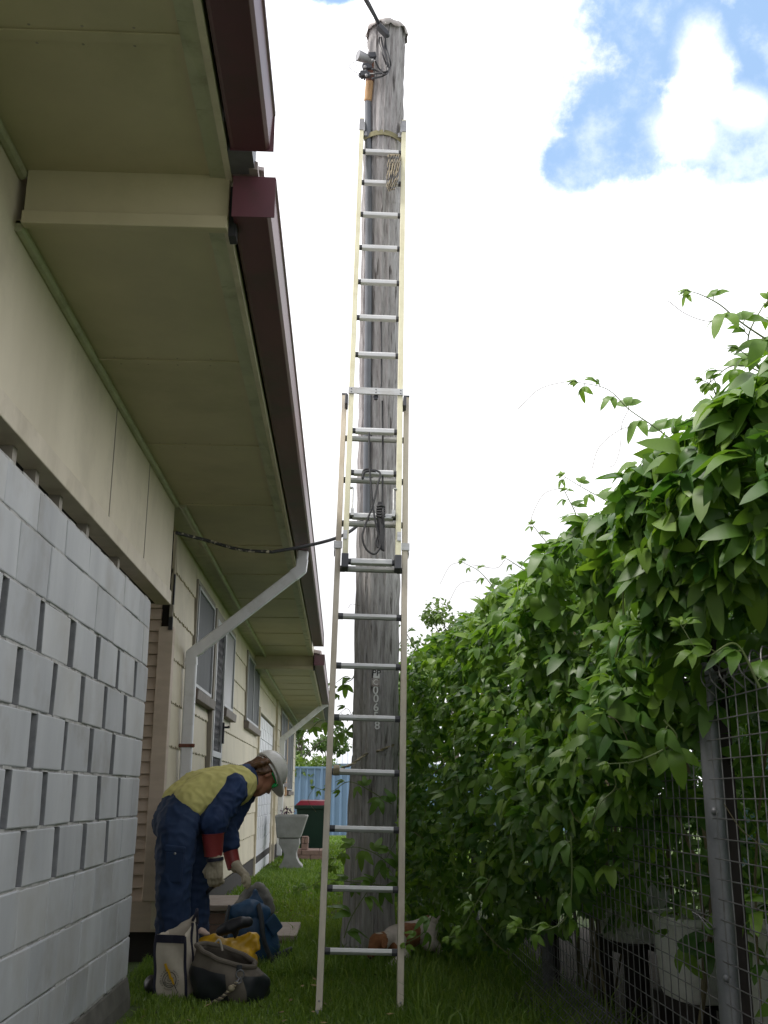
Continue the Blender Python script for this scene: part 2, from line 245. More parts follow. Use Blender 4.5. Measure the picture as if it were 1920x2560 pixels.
# ------------------------------------------------------------------ mesh builder
ORG = {}
def V(*a): return Vector(a)
class MB:
    K = 1.0                          # distance factor used while building the recessed long wall
    def __init__(s): s.v = []; s.f = []; s.m = []
    def add(s, vs, fs, m=0):
        o = len(s.v); s.v += [tuple(x) for x in vs]; s.f += [tuple(i+o for i in f) for f in fs]; s.m += [m]*len(fs); return s
    def hexa(s, p, m=0): return s.add(p, [(0, 3, 2, 1), (4, 5, 6, 7), (0, 1, 5, 4), (1, 2, 6, 5), (2, 3, 7, 6), (3, 0, 4, 7)], m)
    def box(s, x0, x1, y0, y1, z0, z1, m=0):
        return s.hexa([(x0, y0, z0), (x1, y0, z0), (x1, y1, z0), (x0, y1, z0), (x0, y0, z1), (x1, y0, z1), (x1, y1, z1), (x0, y1, z1)], m)
    def obox(s, c, ax, ay, az, m=0):      # oriented box from half-axis vectors
        c, ax, ay, az = Vector(c), Vector(ax), Vector(ay), Vector(az)
        return s.hexa([c-ax-ay-az, c+ax-ay-az, c+ax+ay-az, c-ax+ay-az, c-ax-ay+az, c+ax-ay+az, c+ax+ay+az, c-ax+ay+az], m)
    def bar(s, a, b, w, h, up=(0, 0, 1), m=0):   # rectangular bar from a to b
        a, b = Vector(a), Vector(b); d = (b-a).normalized(); r = d.cross(Vector(up))
        if r.length < 1e-4: r = d.cross(Vector((1, 0, 0)))
        r.normalize(); u = r.cross(d)
        return s.obox((a+b)/2, d*((b-a).length/2), r*(w/2), u*(h/2), m)
    def tube(s, pts, r, n=8, caps=True, m=0, flat=None):
        pts = [Vector(p) for p in pts]; k = len(pts); rs = r if hasattr(r, '__len__') else [r]*k
        o = len(s.v); prev = None
        for i, p in enumerate(pts):
            t = (pts[min(i+1, k-1)] - pts[max(i-1, 0)]); t = t.normalized() if t.length > 1e-9 else V(0, 0, 1)
            if prev is None:
                a = V(0, 0, 1) if abs(t.z) < .9 else V(1, 0, 0); u = (a - t*a.dot(t)).normalized()
            else:
                u = prev - t*prev.dot(t); u = u.normalized() if u.length > 1e-6 else prev
            prev = u; w = t.cross(u)
            for j in range(n):
                q = 2*math.pi*j/n; fl = flat or 1.0
                s.v.append(tuple(p + u*(math.cos(q)*rs[i]) + w*(math.sin(q)*rs[i]*fl)))
        for i in range(k-1):
            for j in range(n):
                a = o+i*n+j; b2 = o+i*n+(j+1) % n; s.f.append((a, b2, b2+n, a+n)); s.m.append(m)
        if caps:
            s.f.append(tuple(o+j for j in reversed(range(n)))); s.f.append(tuple(o+(k-1)*n+j for j in range(n))); s.m += [m, m]
        return s
    def ell(s, c, ax, ay, az, nu=16, nv=10, m=0, v0=-90, v1=90):
        c, ax, ay, az = Vector(c), Vector(ax), Vector(ay), Vector(az); o = len(s.v)
        for i in range(nv+1):
            ph = rad(v0+(v1-v0)*i/nv)
            for j in range(nu):
                th = 2*math.pi*j/nu
                s.v.append(tuple(c + ax*(math.cos(ph)*math.cos(th)) + ay*(math.cos(ph)*math.sin(th)) + az*math.sin(ph)))
        for i in range(nv):
            for j in range(nu):
                a = o+i*nu+j; b = o+i*nu+(j+1) % nu; s.f.append((a, b, b+nu, a+nu)); s.m.append(m)
        return s
    def caps(s, chain, m=0, n=14):       # rounded limb: chain of (point, radius)
        for p, r in chain: s.ell(p, (r, 0, 0), (0, r, 0), (0, 0, r), n, 8, m)
        s.tube([p for p, r in chain], [r for p, r in chain], n, True, m); return s
    def prism(s, poly, ext, m=0):        # poly: 3-D points in order; ext: extrusion vector
        n = len(poly); ext = Vector(ext); a = [Vector(p) for p in poly]
        return s.add(a + [p+ext for p in a], [tuple(reversed(range(n))), tuple(range(n, 2*n))] + [(i, (i+1) % n, n+(i+1) % n, n+i) for i in range(n)], m)
    def build(s, name, mats, parent=None, bevel=0, smooth=False, angle=35, kind=None, post=None):
        me = bpy.data.meshes.new(name); og = ORG.get(parent.name, V(0, 0, 0)) if parent else V(0, 0, 0); K = MB.K
        me.from_pydata([(x*K-og.x, y*K-og.y, CAM_H+(z-CAM_H)*K-og.z) for x, y, z in s.v], [], s.f); me.validate(); me.update()
        for q in (mats if isinstance(mats, (list, tuple)) else [mats]): me.materials.append(MT[q])
        if len(me.polygons) == len(s.m): me.polygons.foreach_set('material_index', s.m)
        o = bpy.data.objects.new(name, me); COL.objects.link(o)
        if parent: o.parent = parent; ORG[o.name] = og.copy()
        else: ORG[o.name] = V(0, 0, 0)
        fix_normals(me)
        if smooth:
            me.shade_smooth(); me.set_sharp_from_angle(angle=rad(angle))
        if bevel:
            bv = o.modifiers.new('bevel', 'BEVEL'); bv.width = bevel; bv.segments = 2; bv.limit_method = 'ANGLE'; bv.angle_limit = rad(40)
        if kind: o['kind'] = kind
        return o
def fix_normals(me):
    bm = bmesh.new(); bm.from_mesh(me); bmesh.ops.recalc_face_normals(bm, faces=bm.faces); bm.to_mesh(me); bm.free()
def thing(name, label, cat, loc=(0, 0, 0), group=None):
    o = bpy.data.objects.new(name, None); COL.objects.link(o); o.location = loc; o.empty_display_size = .1
    ORG[o.name] = Vector(loc); return tag(o, label, cat, group)
def tag(o, label=None, cat=None, group=None, kind=None):
    for k, v in (('label', label), ('category', cat), ('group', group), ('kind', kind)):
        if v: o[k] = v
    return o
def remesh(mb, name, mats, parent, voxel=.012, smooth=6, matfn=None, disp=0, dscale=.08, crease=0):
    """fuse overlapping rounded shapes into one continuous skin"""
    me = bpy.data.meshes.new('tmp'); me.from_pydata(mb.v, [], mb.f); fix_normals(me)
    o = bpy.data.objects.new('tmp', me); COL.objects.link(o)
    r = o.modifiers.new('r', 'REMESH'); r.mode = 'VOXEL'; r.voxel_size = voxel
    if smooth: sm = o.modifiers.new('s', 'SMOOTH'); sm.iterations = smooth; sm.factor = .5
    if disp:
        tx = bpy.data.textures.new('folds', 'CLOUDS'); tx.noise_scale = dscale; tx.noise_depth = 2
        dm = o.modifiers.new('d', 'DISPLACE'); dm.texture = tx; dm.strength = disp; dm.mid_level = .5
    if crease:                       # thin pulled folds in the cloth
        tx = bpy.data.textures.new('creases', 'MUSGRAVE'); tx.noise_scale = .055; tx.musgrave_type = 'RIDGED_MULTIFRACTAL'; tx.octaves = 2
        dm = o.modifiers.new('c', 'DISPLACE'); dm.texture = tx; dm.strength = crease; dm.mid_level = .6
        o.modifiers.new('s2', 'SMOOTH').iterations = 2
    dg = bpy.context.evaluated_depsgraph_get(); dg.update()
    m2 = bpy.data.meshes.new_from_object(o.evaluated_get(dg)); bpy.data.objects.remove(o)
    og = ORG.get(parent.name, V(0, 0, 0)) if parent else V(0, 0, 0)
    m2.materials.clear()
    for q in (mats if isinstance(mats, (list, tuple)) else [mats]): m2.materials.append(MT[q])
    if matfn:
        for p in m2.polygons: p.material_index = matfn(p.center)
    m2.transform(Matrix.Translation(-og)); m2.shade_smooth()
    ob = bpy.data.objects.new(name, m2); m2.name = name; COL.objects.link(ob)
    if parent: ob.parent = parent
    ORG[ob.name] = og.copy(); return ob
def text(body, name, m, parent, origin, xdir, ydir, size, thick=.001, align='CENTER', bold=0):
    cu = bpy.data.curves.new('t', 'FONT'); cu.body = body; cu.size = size; cu.extrude = thick; cu.align_x = align; cu.align_y = 'CENTER'; cu.offset = bold
    o = bpy.data.objects.new('t', cu); COL.objects.link(o); dg = bpy.context.evaluated_depsgraph_get()
    me = bpy.data.meshes.new_from_object(o.evaluated_get(dg)); bpy.data.objects.remove(o)
    x = Vector(xdir).normalized(); y = Vector(ydir).normalized(); z = x.cross(y); og = ORG.get(parent.name, V(0, 0, 0)); p = Vector(origin)-og
    me.transform(Matrix(((x.x, y.x, z.x, p.x), (x.y, y.y, z.y, p.y), (x.z, y.z, z.z, p.z), (0, 0, 0, 1))))
    me.materials.clear(); me.materials.append(MT[m]); ob = bpy.data.objects.new(name, me); COL.objects.link(ob); ob.parent = parent; ORG[ob.name] = og.copy(); return ob
def bez(pts, n=8):                        # Catmull-Rom through the points
    pts = [Vector(p) for p in pts]; P = [pts[0]*2-pts[1]] + pts + [pts[-1]*2-pts[-2]]; out = []
    for i in range(1, len(P)-2):
        for j in range(n):
            t = j/n; a, b, c, d = P[i-1], P[i], P[i+1], P[i+2]
            out.append(.5*((2*b)+(c-a)*t+(2*a-5*b+4*c-d)*t*t+(3*b-a-3*c+d)*t**3))
    out.append(pts[-1]); return out
def GZ(y): return -.012*max(0, min(y, 24)-9)       # the yard falls away slightly at the back
# ================================================================== GROUND
mb = MB(); ys = [-12, -2, 2, 4, 6, 8, 9, 10, 12, 20, 24, 34, 60, 150, 900]; xs = [-600, -60, -8, -3, -1.5, 0, 1.1, 3, 8, 60, 600]
mb.add([(x, y, GZ(min(y, 60))) for y in ys for x in xs], [(j*len(xs)+i, j*len(xs)+i+1, (j+1)*len(xs)+i+1, (j+1)*len(xs)+i) for j in range(len(ys)-1) for i in range(len(xs)-1)])
mb.build('ground', 'lawn', kind='structure')
MB().add([(1.16, -1, .004), (9, -1, .004), (9, 9, .004), (1.16, 9, .004)], [(0, 1, 2, 3)]).build('soil_bed', 'soil', kind='structure')

def strip_attr(me, vals):
    a = me.attributes.new('tone', 'FLOAT', 'POINT'); a.data.foreach_set('value', np.asarray(vals, dtype=np.float32))
def np_mesh(name, verts, quads, tone, m, tris=None):
    me = bpy.data.meshes.new(name); nv = len(verts); nq = len(quads); ntri = 0 if tris is None else len(tris)
    me.vertices.add(nv); me.vertices.foreach_set('co', verts.astype(np.float32).ravel())
    loops = quads.ravel() if tris is None else np.concatenate([quads.ravel(), tris.ravel()])
    me.loops.add(len(loops)); me.loops.foreach_set('vertex_index', loops.astype(np.int32))
    st = np.arange(nq)*4
    if ntri: st = np.concatenate([st, nq*4+np.arange(ntri)*3])
    me.polygons.add(nq+ntri); me.polygons.foreach_set('loop_start', st.astype(np.int32))
    me.update(calc_edges=True); strip_attr(me, tone); me.materials.append(MT[m]); me.shade_smooth()
    o = bpy.data.objects.new(name, me); COL.objects.link(o); ORG[o.name] = V(0, 0, 0); return o

# grass blades: real geometry over the strip of lawn the photo sees
def blades(n, x0, x1, y0, y1, h0, h1, w0, w1):
    x = rng.uniform(x0, x1, n); y = rng.uniform(y0, y1, n)
    return x, y, rng.uniform(h0, h1, n), rng.uniform(w0, w1, n)
parts = [blades(60000, -1.2, 1.3, 4.1, 6.4, .02, .062, .003, .0075), blades(46000, -1.2, 1.2, 6.4, 9.5, .03, .085, .004, .008),
         blades(30000, -1.3, 1.2, 9.5, 17, .03, .08, .007, .014), blades(18000, -1.4, 3.0, 17, 32, .03, .07, .014, .03),
         blades(9000, .35, 1.25, 4.1, 8.5, .06, .17, .004, .009), blades(5000, -.35, .5, 6.4, 8.2, .06, .15, .004, .009)]
x, y, hh, ww = [np.concatenate([p[i] for p in parts]) for i in range(4)]
pat = .5+.5*np.sin(x*2.3+1.7*np.sin(y*.9))*np.sin(y*1.7+np.sin(x*3.1))
dry = np.exp(-(((x+.1)/.7)**2+((y-9.8)/1.5)**2)) + .8*np.exp(-(((x+.6)/.5)**2+((y-5.0)/1.2)**2))
keep = (rng.uniform(0, 1, len(x)) < .80+.2*pat-.25*dry) & ~((x < -.98) & (y < 5.75))
x, y, hh, ww, pat, dry = [a[keep] for a in (x, y, hh, ww, pat, dry)]
hh = hh*(.55+.75*pat)*rng.choice([1, 1, 1, 1.35], len(hh))*(1-.4*np.clip(dry, 0, 1)); n = len(x)
a = rng.uniform(0, 2*np.pi, n); ln = rng.uniform(.1, .85, n); b = rng.uniform(0, 2*np.pi, n)
z0 = -.012*np.maximum(0, np.minimum(y, 24)-9)
wx, wy = np.cos(a)*ww/2, np.sin(a)*ww/2; lx, ly = np.cos(b)*ln*hh, np.sin(b)*ln*hh
P = np.zeros((n, 5, 3))
P[:, 0] = np.stack([x-wx, y-wy, z0-.005], -1); P[:, 1] = np.stack([x+wx, y+wy, z0-.005], -1)
P[:, 2] = np.stack([x+wx*.85+lx*.3, y+wy*.85+ly*.3, z0+hh*.6], -1); P[:, 3] = np.stack([x-wx*.85+lx*.3, y-wy*.85+ly*.3, z0+hh*.6], -1)
P[:, 4] = np.stack([x+lx, y+ly, z0+hh*(1-.35*ln)], -1)
o4 = (np.arange(n)*5)[:, None]; tone = np.clip(rng.beta(1.6, 3.2, n)*.9+.25*pat*.4+.35*dry, 0, 1)
g = np_mesh('grass', P.reshape(-1, 3), o4+np.array([[0, 1, 2, 3]]), np.repeat(tone, 5), 'grass', tris=o4+np.array([[3, 2, 4]]))
tag(g, 'short green lawn grass along the side of the house', 'grass', kind='stuff')

k = 520; lx_ = rng.uniform(-1.0, 1.2, k); ly_ = rng.uniform(4.2, 13, k); pos = np.stack([lx_, ly_, GZ(0)+rng.uniform(.02, .06, k)-.012*np.maximum(0, ly_-9)], -1)
ok_ = ~((lx_ < -.28) & (ly_ < 7.3) & (ly_ > 5.6)); pos = pos[ok_]; ly_ = ly_[ok_]; k = len(pos)
aa = rng.uniform(0, 6.28, k); sz = rng.uniform(.008, .026, k); u_ = np.stack([np.cos(aa), np.sin(aa), rng.uniform(-.5, .5, k)], -1)*sz[:, None]; w_ = np.stack([-np.sin(aa), np.cos(aa), rng.uniform(-.5, .5, k)], -1)*sz[:, None]*.45
Q = np.stack([pos-u_, pos+w_, pos+u_, pos-w_], 1); lt_ = np_mesh('leaf_litter', Q.reshape(-1, 3), np.arange(k*4).reshape(k, 4), np.repeat(rng.uniform(0, 1, k), 4), 'litter')
tag(lt_, 'scattered dry brown leaves lying in the lawn grass', 'leaf litter', kind='stuff')
# ================================================================== BLOCK WALL
ZL = [.152, .34, .535, .73, .922, 1.117, 1.31, 1.507, 1.70, 1.905, 2.055]
bw = thing('block_wall', 'pale grey concrete block wall with staggered open slots under the house eave', 'wall', (-1.15, 5.7, .15))
blk = MB(); mor = MB(); XF = -1.057; XB = -1.215; Y0, Y1 = .4, 5.70; PER = .4315
def block(y0, y1, z0, z1, row=0):
    if y1-y0 < .03: return
    j = lambda: random.uniform(-.002, .002)
    f = XF+random.uniform(-.003, .002)
    bm_ = random.choice((0, 0, 0, 1, 1, 2)); blk.hexa([(XB, y0, z0), (f+j(), y0+j(), z0+j()), (f+j(), y1+j(), z0+j()), (XB, y1, z0), (XB, y0, z1), (f+j(), y0+j(), z1+j()), (f+j(), y1+j(), z1+j()), (XB, y1, z1)], bm_)
    if 3 <= row <= 7: blk.m[-6:] = [bm_, bm_, 3, bm_, 3, bm_]  # faces lining the slots take the shade-dark grey
for i in range(10):
    z0, z1 = ZL[i]+.004, ZL[i+1]-.004
    if 3 <= i <= 7:                      # open courses: a slot after each block
        g0 = (3.655 if i % 2 else 3.425) if i != 7 else 3.635
        gs = [g0+PER*k for k in range(-8, 5) if g0+PER*k+.075 < 5.45]
        e = Y0
        for q in gs: block(e, q, z0, z1, i); e = q+.070
        if i in (7, 3, 4): block(e, e+.30, z0, z1, i); block(e+.306, Y1, z0, z1)
        else: block(e, Y1, z0, z1, i)
        if i not in (7, 3, 4): blk.m[-2] = 0
    else:
        e = Y0+(.18 if i % 2 else 0); s = Y0
        while s < Y1-.05:
            t2 = min(e+.365 if s > Y0 or i % 2 == 0 else e, Y1); t2 = t2 if Y1-t2 > .06 else Y1
            block(s, t2-.003, z0, z1); s = t2+.003; e = s
blk.build('block_courses', ['block', 'block2', 'block3', 'slotshade'], bw, bevel=.005)
for i in range(11):                      # raised mortar beds
    for k in range(60):
        a0 = Y0+(Y1-Y0)*k/60; a1 = Y0+(Y1-Y0)*(k+1)/60; d = random.uniform(-.004, .003)
        mor.box(XB+.01, XF-.006+d, a0, a1, ZL[i]-.0055, ZL[i]+.0055)
mor.build('mortar_beds', 'mortar', bw)
ft = MB(); ft.prism([(-1.3, 0, -.05), (-1.035, 0, -.05), (-1.042, 0, .06), (-1.06, 0, .146), (-1.3, 0, .146)], (0, 5.74, 0)); ft.build('footing', 'concrete', bw, bevel=.01)

# ================================================================== HOUSE
house = thing('house', 'cream fibro house with wide olive eaves and maroon gutters', 'house', (-1.3, 7, 0))
XW = -1.08; S1, S2, S3 = 2.995, 2.815, 2.655; YB1, YB2, YE = 3.03, 13.9, 25.2; XO = -.40
m = MB(); m.box(-1.14, XW, .2, 6.395, 2.25, S2+.2); m.build('upper_wall', 'panel', house)
for yj in (4.635, 5.505): m = MB(); m.box(XW-.002, XW+.003, yj-.004, yj+.004, 2.25, S2); m.build('cover_strip', 'trimdk', house)
m = MB(); m.box(-1.16, XW+.012, .2, 6.40, 2.163, 2.248); m.build('beam', 'trim', house, bevel=.004)
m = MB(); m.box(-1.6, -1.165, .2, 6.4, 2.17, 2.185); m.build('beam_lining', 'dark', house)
for yq in (3.35, 3.62, 3.95, 4.4, 5.05): m = MB(); m.box(-1.16, -1.115, yq, yq+.045, 2.05, 2.165); m.build('packer', 'trimdk', house)
m = MB(); m.box(-2.6, -2.5, -.5, 6.6, 0, 2.9); m.box(-2.5, -1.25, -.6, -.5, 0, 2.9); m.build('store_wall', 'panel', house)
MB.K = 1.0833
# return wall of horizontal louvre boards facing the camera, and its corner post
m = MB()
for k in range(27):
    z = .42+k*.0735; m.hexa([(-1.9, 6.63, z), (-1.165, 6.63, z), (-1.165, 6.66, z), (-1.9, 6.66, z), (-1.9, 6.655, z+.072), (-1.165, 6.655, z+.072), (-1.165, 6.68, z+.072), (-1.9, 6.68, z+.072)])
m.build('louvre_boards', 'pinkboard', house, bevel=.002)
m = MB(); m.box(-1.9, XW+.002, 6.612, 6.70, .25, .42); m.build('bottom_board', 'pinkboard', house)
m = MB(); m.box(-1.168, XW+.003, 6.60, 6.69, .42, 2.06); m.build('corner_post', 'pinkboard', house, bevel=.004)
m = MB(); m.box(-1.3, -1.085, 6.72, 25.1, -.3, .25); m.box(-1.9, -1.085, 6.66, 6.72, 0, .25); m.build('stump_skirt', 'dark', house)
MB.K = 1.0
for px0, px1, py0, py1, q in ((433, 445, 1300, 1435, 'trim'), (430, 439, 1435, 1511, 'black'), (423, 433, 1511, 1541, 'trimdk'), (420, 432, 1542, 1574, 'black')):
    a, c = atY(px0, py1, 7.12), atY(px1, py0, 7.12); m = MB(); m.box(a.x, c.x, 7.12, 7.145, a.z+.001, c.z-.001); m.build('corner_strip', q, house)
MB.K = 1.0833
# long wall: sheets with wavy bottom edges (shingle style courses of .27 m), openings left for joinery
wall = MB(); WZ = [.27, .545, .815, 1.06, 1.328, 1.60, 1.87, 2.142, 2.416]
def sheet(y0, y1, z0, z1, wavy=True):
    n = max(2, int((y1-y0)/.025)); ph = random.uniform(0, 6)
    top = [(y0+(y1-y0)*i/n) for i in range(n+1)]
    def w(i, z): return z+(.007*math.sin(i*1.9+ph)+.004*math.sin(i*.83+ph*2) if wavy else 0)
    vs = []
    for i, yq in enumerate(top):
        zb = w(i, z0); vs += [(XW-.0, yq, zb), (XW-.012, yq, z1), (XW-.03, yq, zb), (XW-.03, yq, z1)]
    fs = []
    for i in range(n):
        a = i*4; b2 = a+4; fs += [(a, b2, b2+1, a+1), (a, a+2, b2+2, b2)]
    fs += [(0, 1, 3, 2), (n*4, n*4+2, n*4+3, n*4+1)]
    wall.add(vs, fs)
def course(y0, y1, za, zb, openings):
    segs = [(y0, y1)]
    for oy0, oy1, oz0, oz1 in openings:
        if oz0 < zb-.02 and oz1 > za+.02:
            ns = []
            for s0, s1 in segs:
                if oy1 <= s0 or oy0 >= s1: ns.append((s0, s1)); continue
                if oy0 > s0: ns.append((s0, oy0))
                if oy1 < s1: ns.append((oy1, s1))
            segs = ns
    for s0, s1 in segs:
        if s1-s0 > .02: sheet(s0, s1, za, zb)
    for oy0, oy1, oz0, oz1 in openings:
        if oz0 < zb-.02 and oz1 > za+.02 and oy1 > y0 and oy0 < y1:
            if oz1 < zb-.01: sheet(oy0, oy1, oz1, zb, False)
            if oz0 > za+.01: sheet(oy0, oy1, za, oz0, True)
OPEN = [(7.55, 8.60, 1.70, 2.545), (8.60, 9.42, .30, 2.545), (9.42, 10.33, 1.72, 2.545), (11.78, 13.55, 1.75, 2.60), (13.83, 16.85, -.1, 2.1), (18.8, 20.9, 1.2, 2.50), (21.3, 23.6, 1.0, 2.48)]
for i in range(len(WZ)):
    course(6.61, YB2 if i == 8 else 17.4, WZ[i], WZ[i+1]+.02 if i < 8 else S2+.05, OPEN)
    course(17.46, YE, WZ[i]-.04, WZ[i+1]-.02 if i < 8 else S3+.05, OPEN)
course(YB2, 17.4, WZ[8], S3+.05, OPEN)
wo_ = wall.build('wall', 'panel', house, smooth=True)
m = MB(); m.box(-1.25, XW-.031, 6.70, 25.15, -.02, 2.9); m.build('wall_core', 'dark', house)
m = MB(); m.box(XW-.02, XW+.035, 17.40, 17.46, 0, S3); m.build('cover_batten', 'trim', house, bevel=.004)
m = MB(); m.box(-4, XW-.005, YE-.02, YE+.06, -.3, 3.2); m.build('end_wall', 'panel', house)
MB.K = 1.0
# soffits: flat sheets with cover battens
def soffit(y0, y1, z, joints):
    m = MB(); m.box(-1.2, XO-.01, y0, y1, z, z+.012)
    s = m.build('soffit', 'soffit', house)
    for yj in joints:
        b = MB(); b.box(XW, XO-.055, yj-.018, yj+.018, z-.006, z+.001); b.box(XW+.01, XO-.06, yj-.0195, yj-.0182, z-.0062, z-.001); b.build('joint_strip', 'soffit', s, bevel=.002)
    b = MB(); b.tube([(XW+.008, y0, z-.010), (XW+.008, min(y1, 6.4), z-.010)] if y0 < 6 else [(-1.035, y0, z-.010), (-1.035, y1, z-.010)], .02, 10)
    if y0 > 2 and y0 < 6: b.tube([(-1.035, 6.42, z-.010), (-1.035, y1, z-.010)], .02, 10); b.box(-1.17, -1.04, 6.42, y1, z-.004, z)
    if y0 > 6: b.box(-1.17, -1.04, y0, y1, z-.004, z)
    b.build('bead', 'bead', s, smooth=True)
    b = MB()
    for yj in joints:
        if yj > 13: continue
        for q in np.arange(XW+.1, XO-.08, .13):
            for dy in (-.035, .035): b.ell(V(q+random.uniform(-.01, .01), yj+dy, z-.0005), V(.0045, 0, 0), V(0, .0045, 0), V(0, 0, .0015), 6, 4)
    if b.v: b.build('nail_heads', 'trimdk', s, kind='stuff')
    b = MB(); k = int((y1-y0)/.4)+1                 # outer edge lining, slightly wavy and peeling
    for i in range(k):
        a0 = y0+(y1-y0)*i/k; a1 = y0+(y1-y0)*(i+1)/k; d = random.uniform(-.004, .004)
        b.hexa([(XO-.06, a0, z-.009), (XO-.008, a0, z-.011+d), (XO-.008, a1-.002, z-.010-d), (XO-.06, a1-.002, z-.009), (XO-.06, a0, z), (XO-.008, a0, z), (XO-.008, a1, z), (XO-.06, a1, z)])
    b.build('edge_strip', 'bead', s)
    b = MB(); b.box(XO-.008, XO+.012, y0, y1, z-.016, z+.2); b.build('fascia', 'trim', s)
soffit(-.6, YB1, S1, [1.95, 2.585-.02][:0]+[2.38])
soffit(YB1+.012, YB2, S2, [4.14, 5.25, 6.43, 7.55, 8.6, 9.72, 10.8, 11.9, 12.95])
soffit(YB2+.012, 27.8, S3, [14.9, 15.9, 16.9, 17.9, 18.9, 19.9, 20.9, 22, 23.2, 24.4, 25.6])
for yb, za, zb in ((YB1, S1, S2), (YB2, S2, S3)):
    xq = XW+.03 if yb < 6 else -1.17
    m = MB(); m.box(xq, XO+.005, yb-.012, yb+.01, zb-.02, za+.02); m.box(xq, XO+.004, yb-.030, yb-.012, zb-.022, zb+.024)
    m.build('bulkhead', 'soffit', house, bevel=.003)
    m = MB(); m.box(XO+.006, XO+.03, yb+.005, yb+.06, zb-.03, za-.03); m.build('gap_plate', 'black', house)
# box gutters with stop ends
def gutter(y0, y1, zb, depth=.135, cap0=True):
    x0, x1 = XO+.022, XO+.145
    prof = [(x0, zb+depth), (x0, zb), (x0+.012, zb-.004), (x1-.012, zb-.006), (x1, zb+.004), (x1+.006, zb+depth-.02), (x1+.014, zb+depth-.015), (x1+.014, zb+depth), (x1-.004, zb+depth), (x1-.008, zb+depth-.012), (x1-.012, zb+.02), (x0+.006, zb+.012), (x0+.004, zb+depth)]
    m = MB(); m.prism([(x, y0, z) for x, z in prof], (0, y1-y0, 0)); g = m.build('gutter', 'gutter', house, bevel=.0015)
    for yc in (y0-.002, y1+.0005):
        b = MB(); b.box(x0-.002, x1+.012, yc-.002, yc+.0015, zb-.008, zb+depth+.003); b.build('stop_end', 'gutter', g)
    yy_ = y0+1.0
    while yy_ < y1-.3:
        b = MB(); b.box(x0+.004, x1+.01, yy_, yy_+.02, zb+depth-.006, zb+depth-.002); b.build('strap', 'gutter', g); yy_ += 1.4
    return g
gutter(-1.2, 2.86, 2.99); gutter(2.985, 13.05, 2.832); gutter(13.75, 27.85, 2.68)
m = MB(); m.box(XO+.013, XO+.09, 2.86, 2.985, 2.98, 3.09); m.build('gutter_joiner', 'steel', house)
# sheet roof above
def roof(y0, y1, z):
    m = MB(); m.hexa([(-6, y0, z+1.0), (XO+.10, y0, z), (XO+.10, y1, z), (-6, y1, z+1.0), (-6, y0, z+1.03), (XO+.10, y0, z+.03), (XO+.10, y1, z+.03), (-6, y1, z+1.03)])
    k = int((y1-y0)/.15)
    for i in range(k):
        yq = y0+.05+i*.15; m.hexa([(-6, yq, z+1.03), (XO+.115, yq, z+.03), (XO+.115, yq+.04, z+.03), (-6, yq+.04, z+1.03), (-6, yq+.01, z+1.05), (XO+.115, yq+.01, z+.05), (XO+.115, yq+.03, z+.05), (-6, yq+.03, z+1.05)])
    m.build('roof', 'roof', house)
roof(-1.2, 2.9, 3.14); roof(2.95, 13.1, 2.975); roof(13.72, 27.8, 2.82)
# joinery
MB.K = 1.0833
def window(y0, y1, z0, z1, pane='screen', mull=0, sill=True, label=None):
    w = MB(); t = .035
    w.box(XW-.06, XW+.012, y0, y0+t, z0, z1); w.box(XW-.06, XW+.012, y1-t, y1, z0, z1); w.box(XW-.06, XW+.014, y0, y1, z1-.001, z1+.03)
    o = w.build('window', 'trimdk', house, bevel=.002)
    f = MB(); a0, a1, b0, b1 = y0+t+.004, y1-t-.004, z0+.01, z1-.012; q = .024
    f.box(XW-.012, XW+.022, a0, a0+q, b0, b1); f.box(XW-.012, XW+.022, a1-q, a1, b0, b1); f.box(XW-.012, XW+.0215, a0+q, a1-q, b0, b0+q); f.box(XW-.012, XW+.0215, a0+q, a1-q, b1-q, b1)
    for k in range(mull):
        c = a0+(a1-a0)*(k+1)/(mull+1); f.box(XW-.010, XW+.020, c-.012, c+.012, b0+q, b1-q)
    f.build('frame', 'frame', o, bevel=.002)
    p = MB(); p.box(XW-.012, XW+.008, a0+q-.004, a1-q+.004, b0+q-.004, b1-q+.004); p.build('pane', pane, o)
    if sill:
        s = MB(); s.hexa([(XW-.05, y0-.01, z0-.085), (XW+.05, y0-.01, z0-.085), (XW+.05, y1+.01, z0-.085), (XW-.05, y1+.01, z0-.085), (XW-.05, y0-.01, z0), (XW+.055, y0-.01, z0-.014), (XW+.055, y1+.01, z0-.014), (XW-.05, y1+.01, z0)])
        s.build('sill', 'sill', o, bevel=.004)
    return o
window(7.55, 8.60, 1.775, 2.53); w2 = window(9.47, 10.33, 1.79, 2.53, 'film'); window(11.78, 13.55, 1.825, 2.575, 'screen', 1)
w2['label'] = 'window covered with cloudy plastic film'
window(18.8, 20.9, 1.25, 2.48, 'screen', 1); window(21.3, 23.6, 1.1, 2.46, 'screen', 2)
d = MB(); d.box(XW-.05, XW+.03, 8.61, 8.70, .30, 2.53); d.box(XW-.05, XW+.03, 9.385, 9.44, .30, 2.53); d.box(XW-.05, XW+.028, 8.70, 9.385, 2.46, 2.53)
door = d.build('security_door', 'trimdk', house, bevel=.003)
f = MB()
for y0, y1, z0, z1 in ((8.705, 8.755, .33, 2.455), (9.33, 9.38, .33, 2.455), (8.755, 9.33, 2.40, 2.455), (8.755, 9.33, .33, .40), (8.755, 9.33, 1.33, 1.38)): f.box(XW+.0, XW+.034, y0, y1, z0, z1)
f.build('door_frame', 'frame', door, bevel=.003)
f = MB(); f.box(XW-.02, XW-.012, 8.7, 9.385, .33, 2.46); f.build('door_backing', 'dark', door)
f = MB()
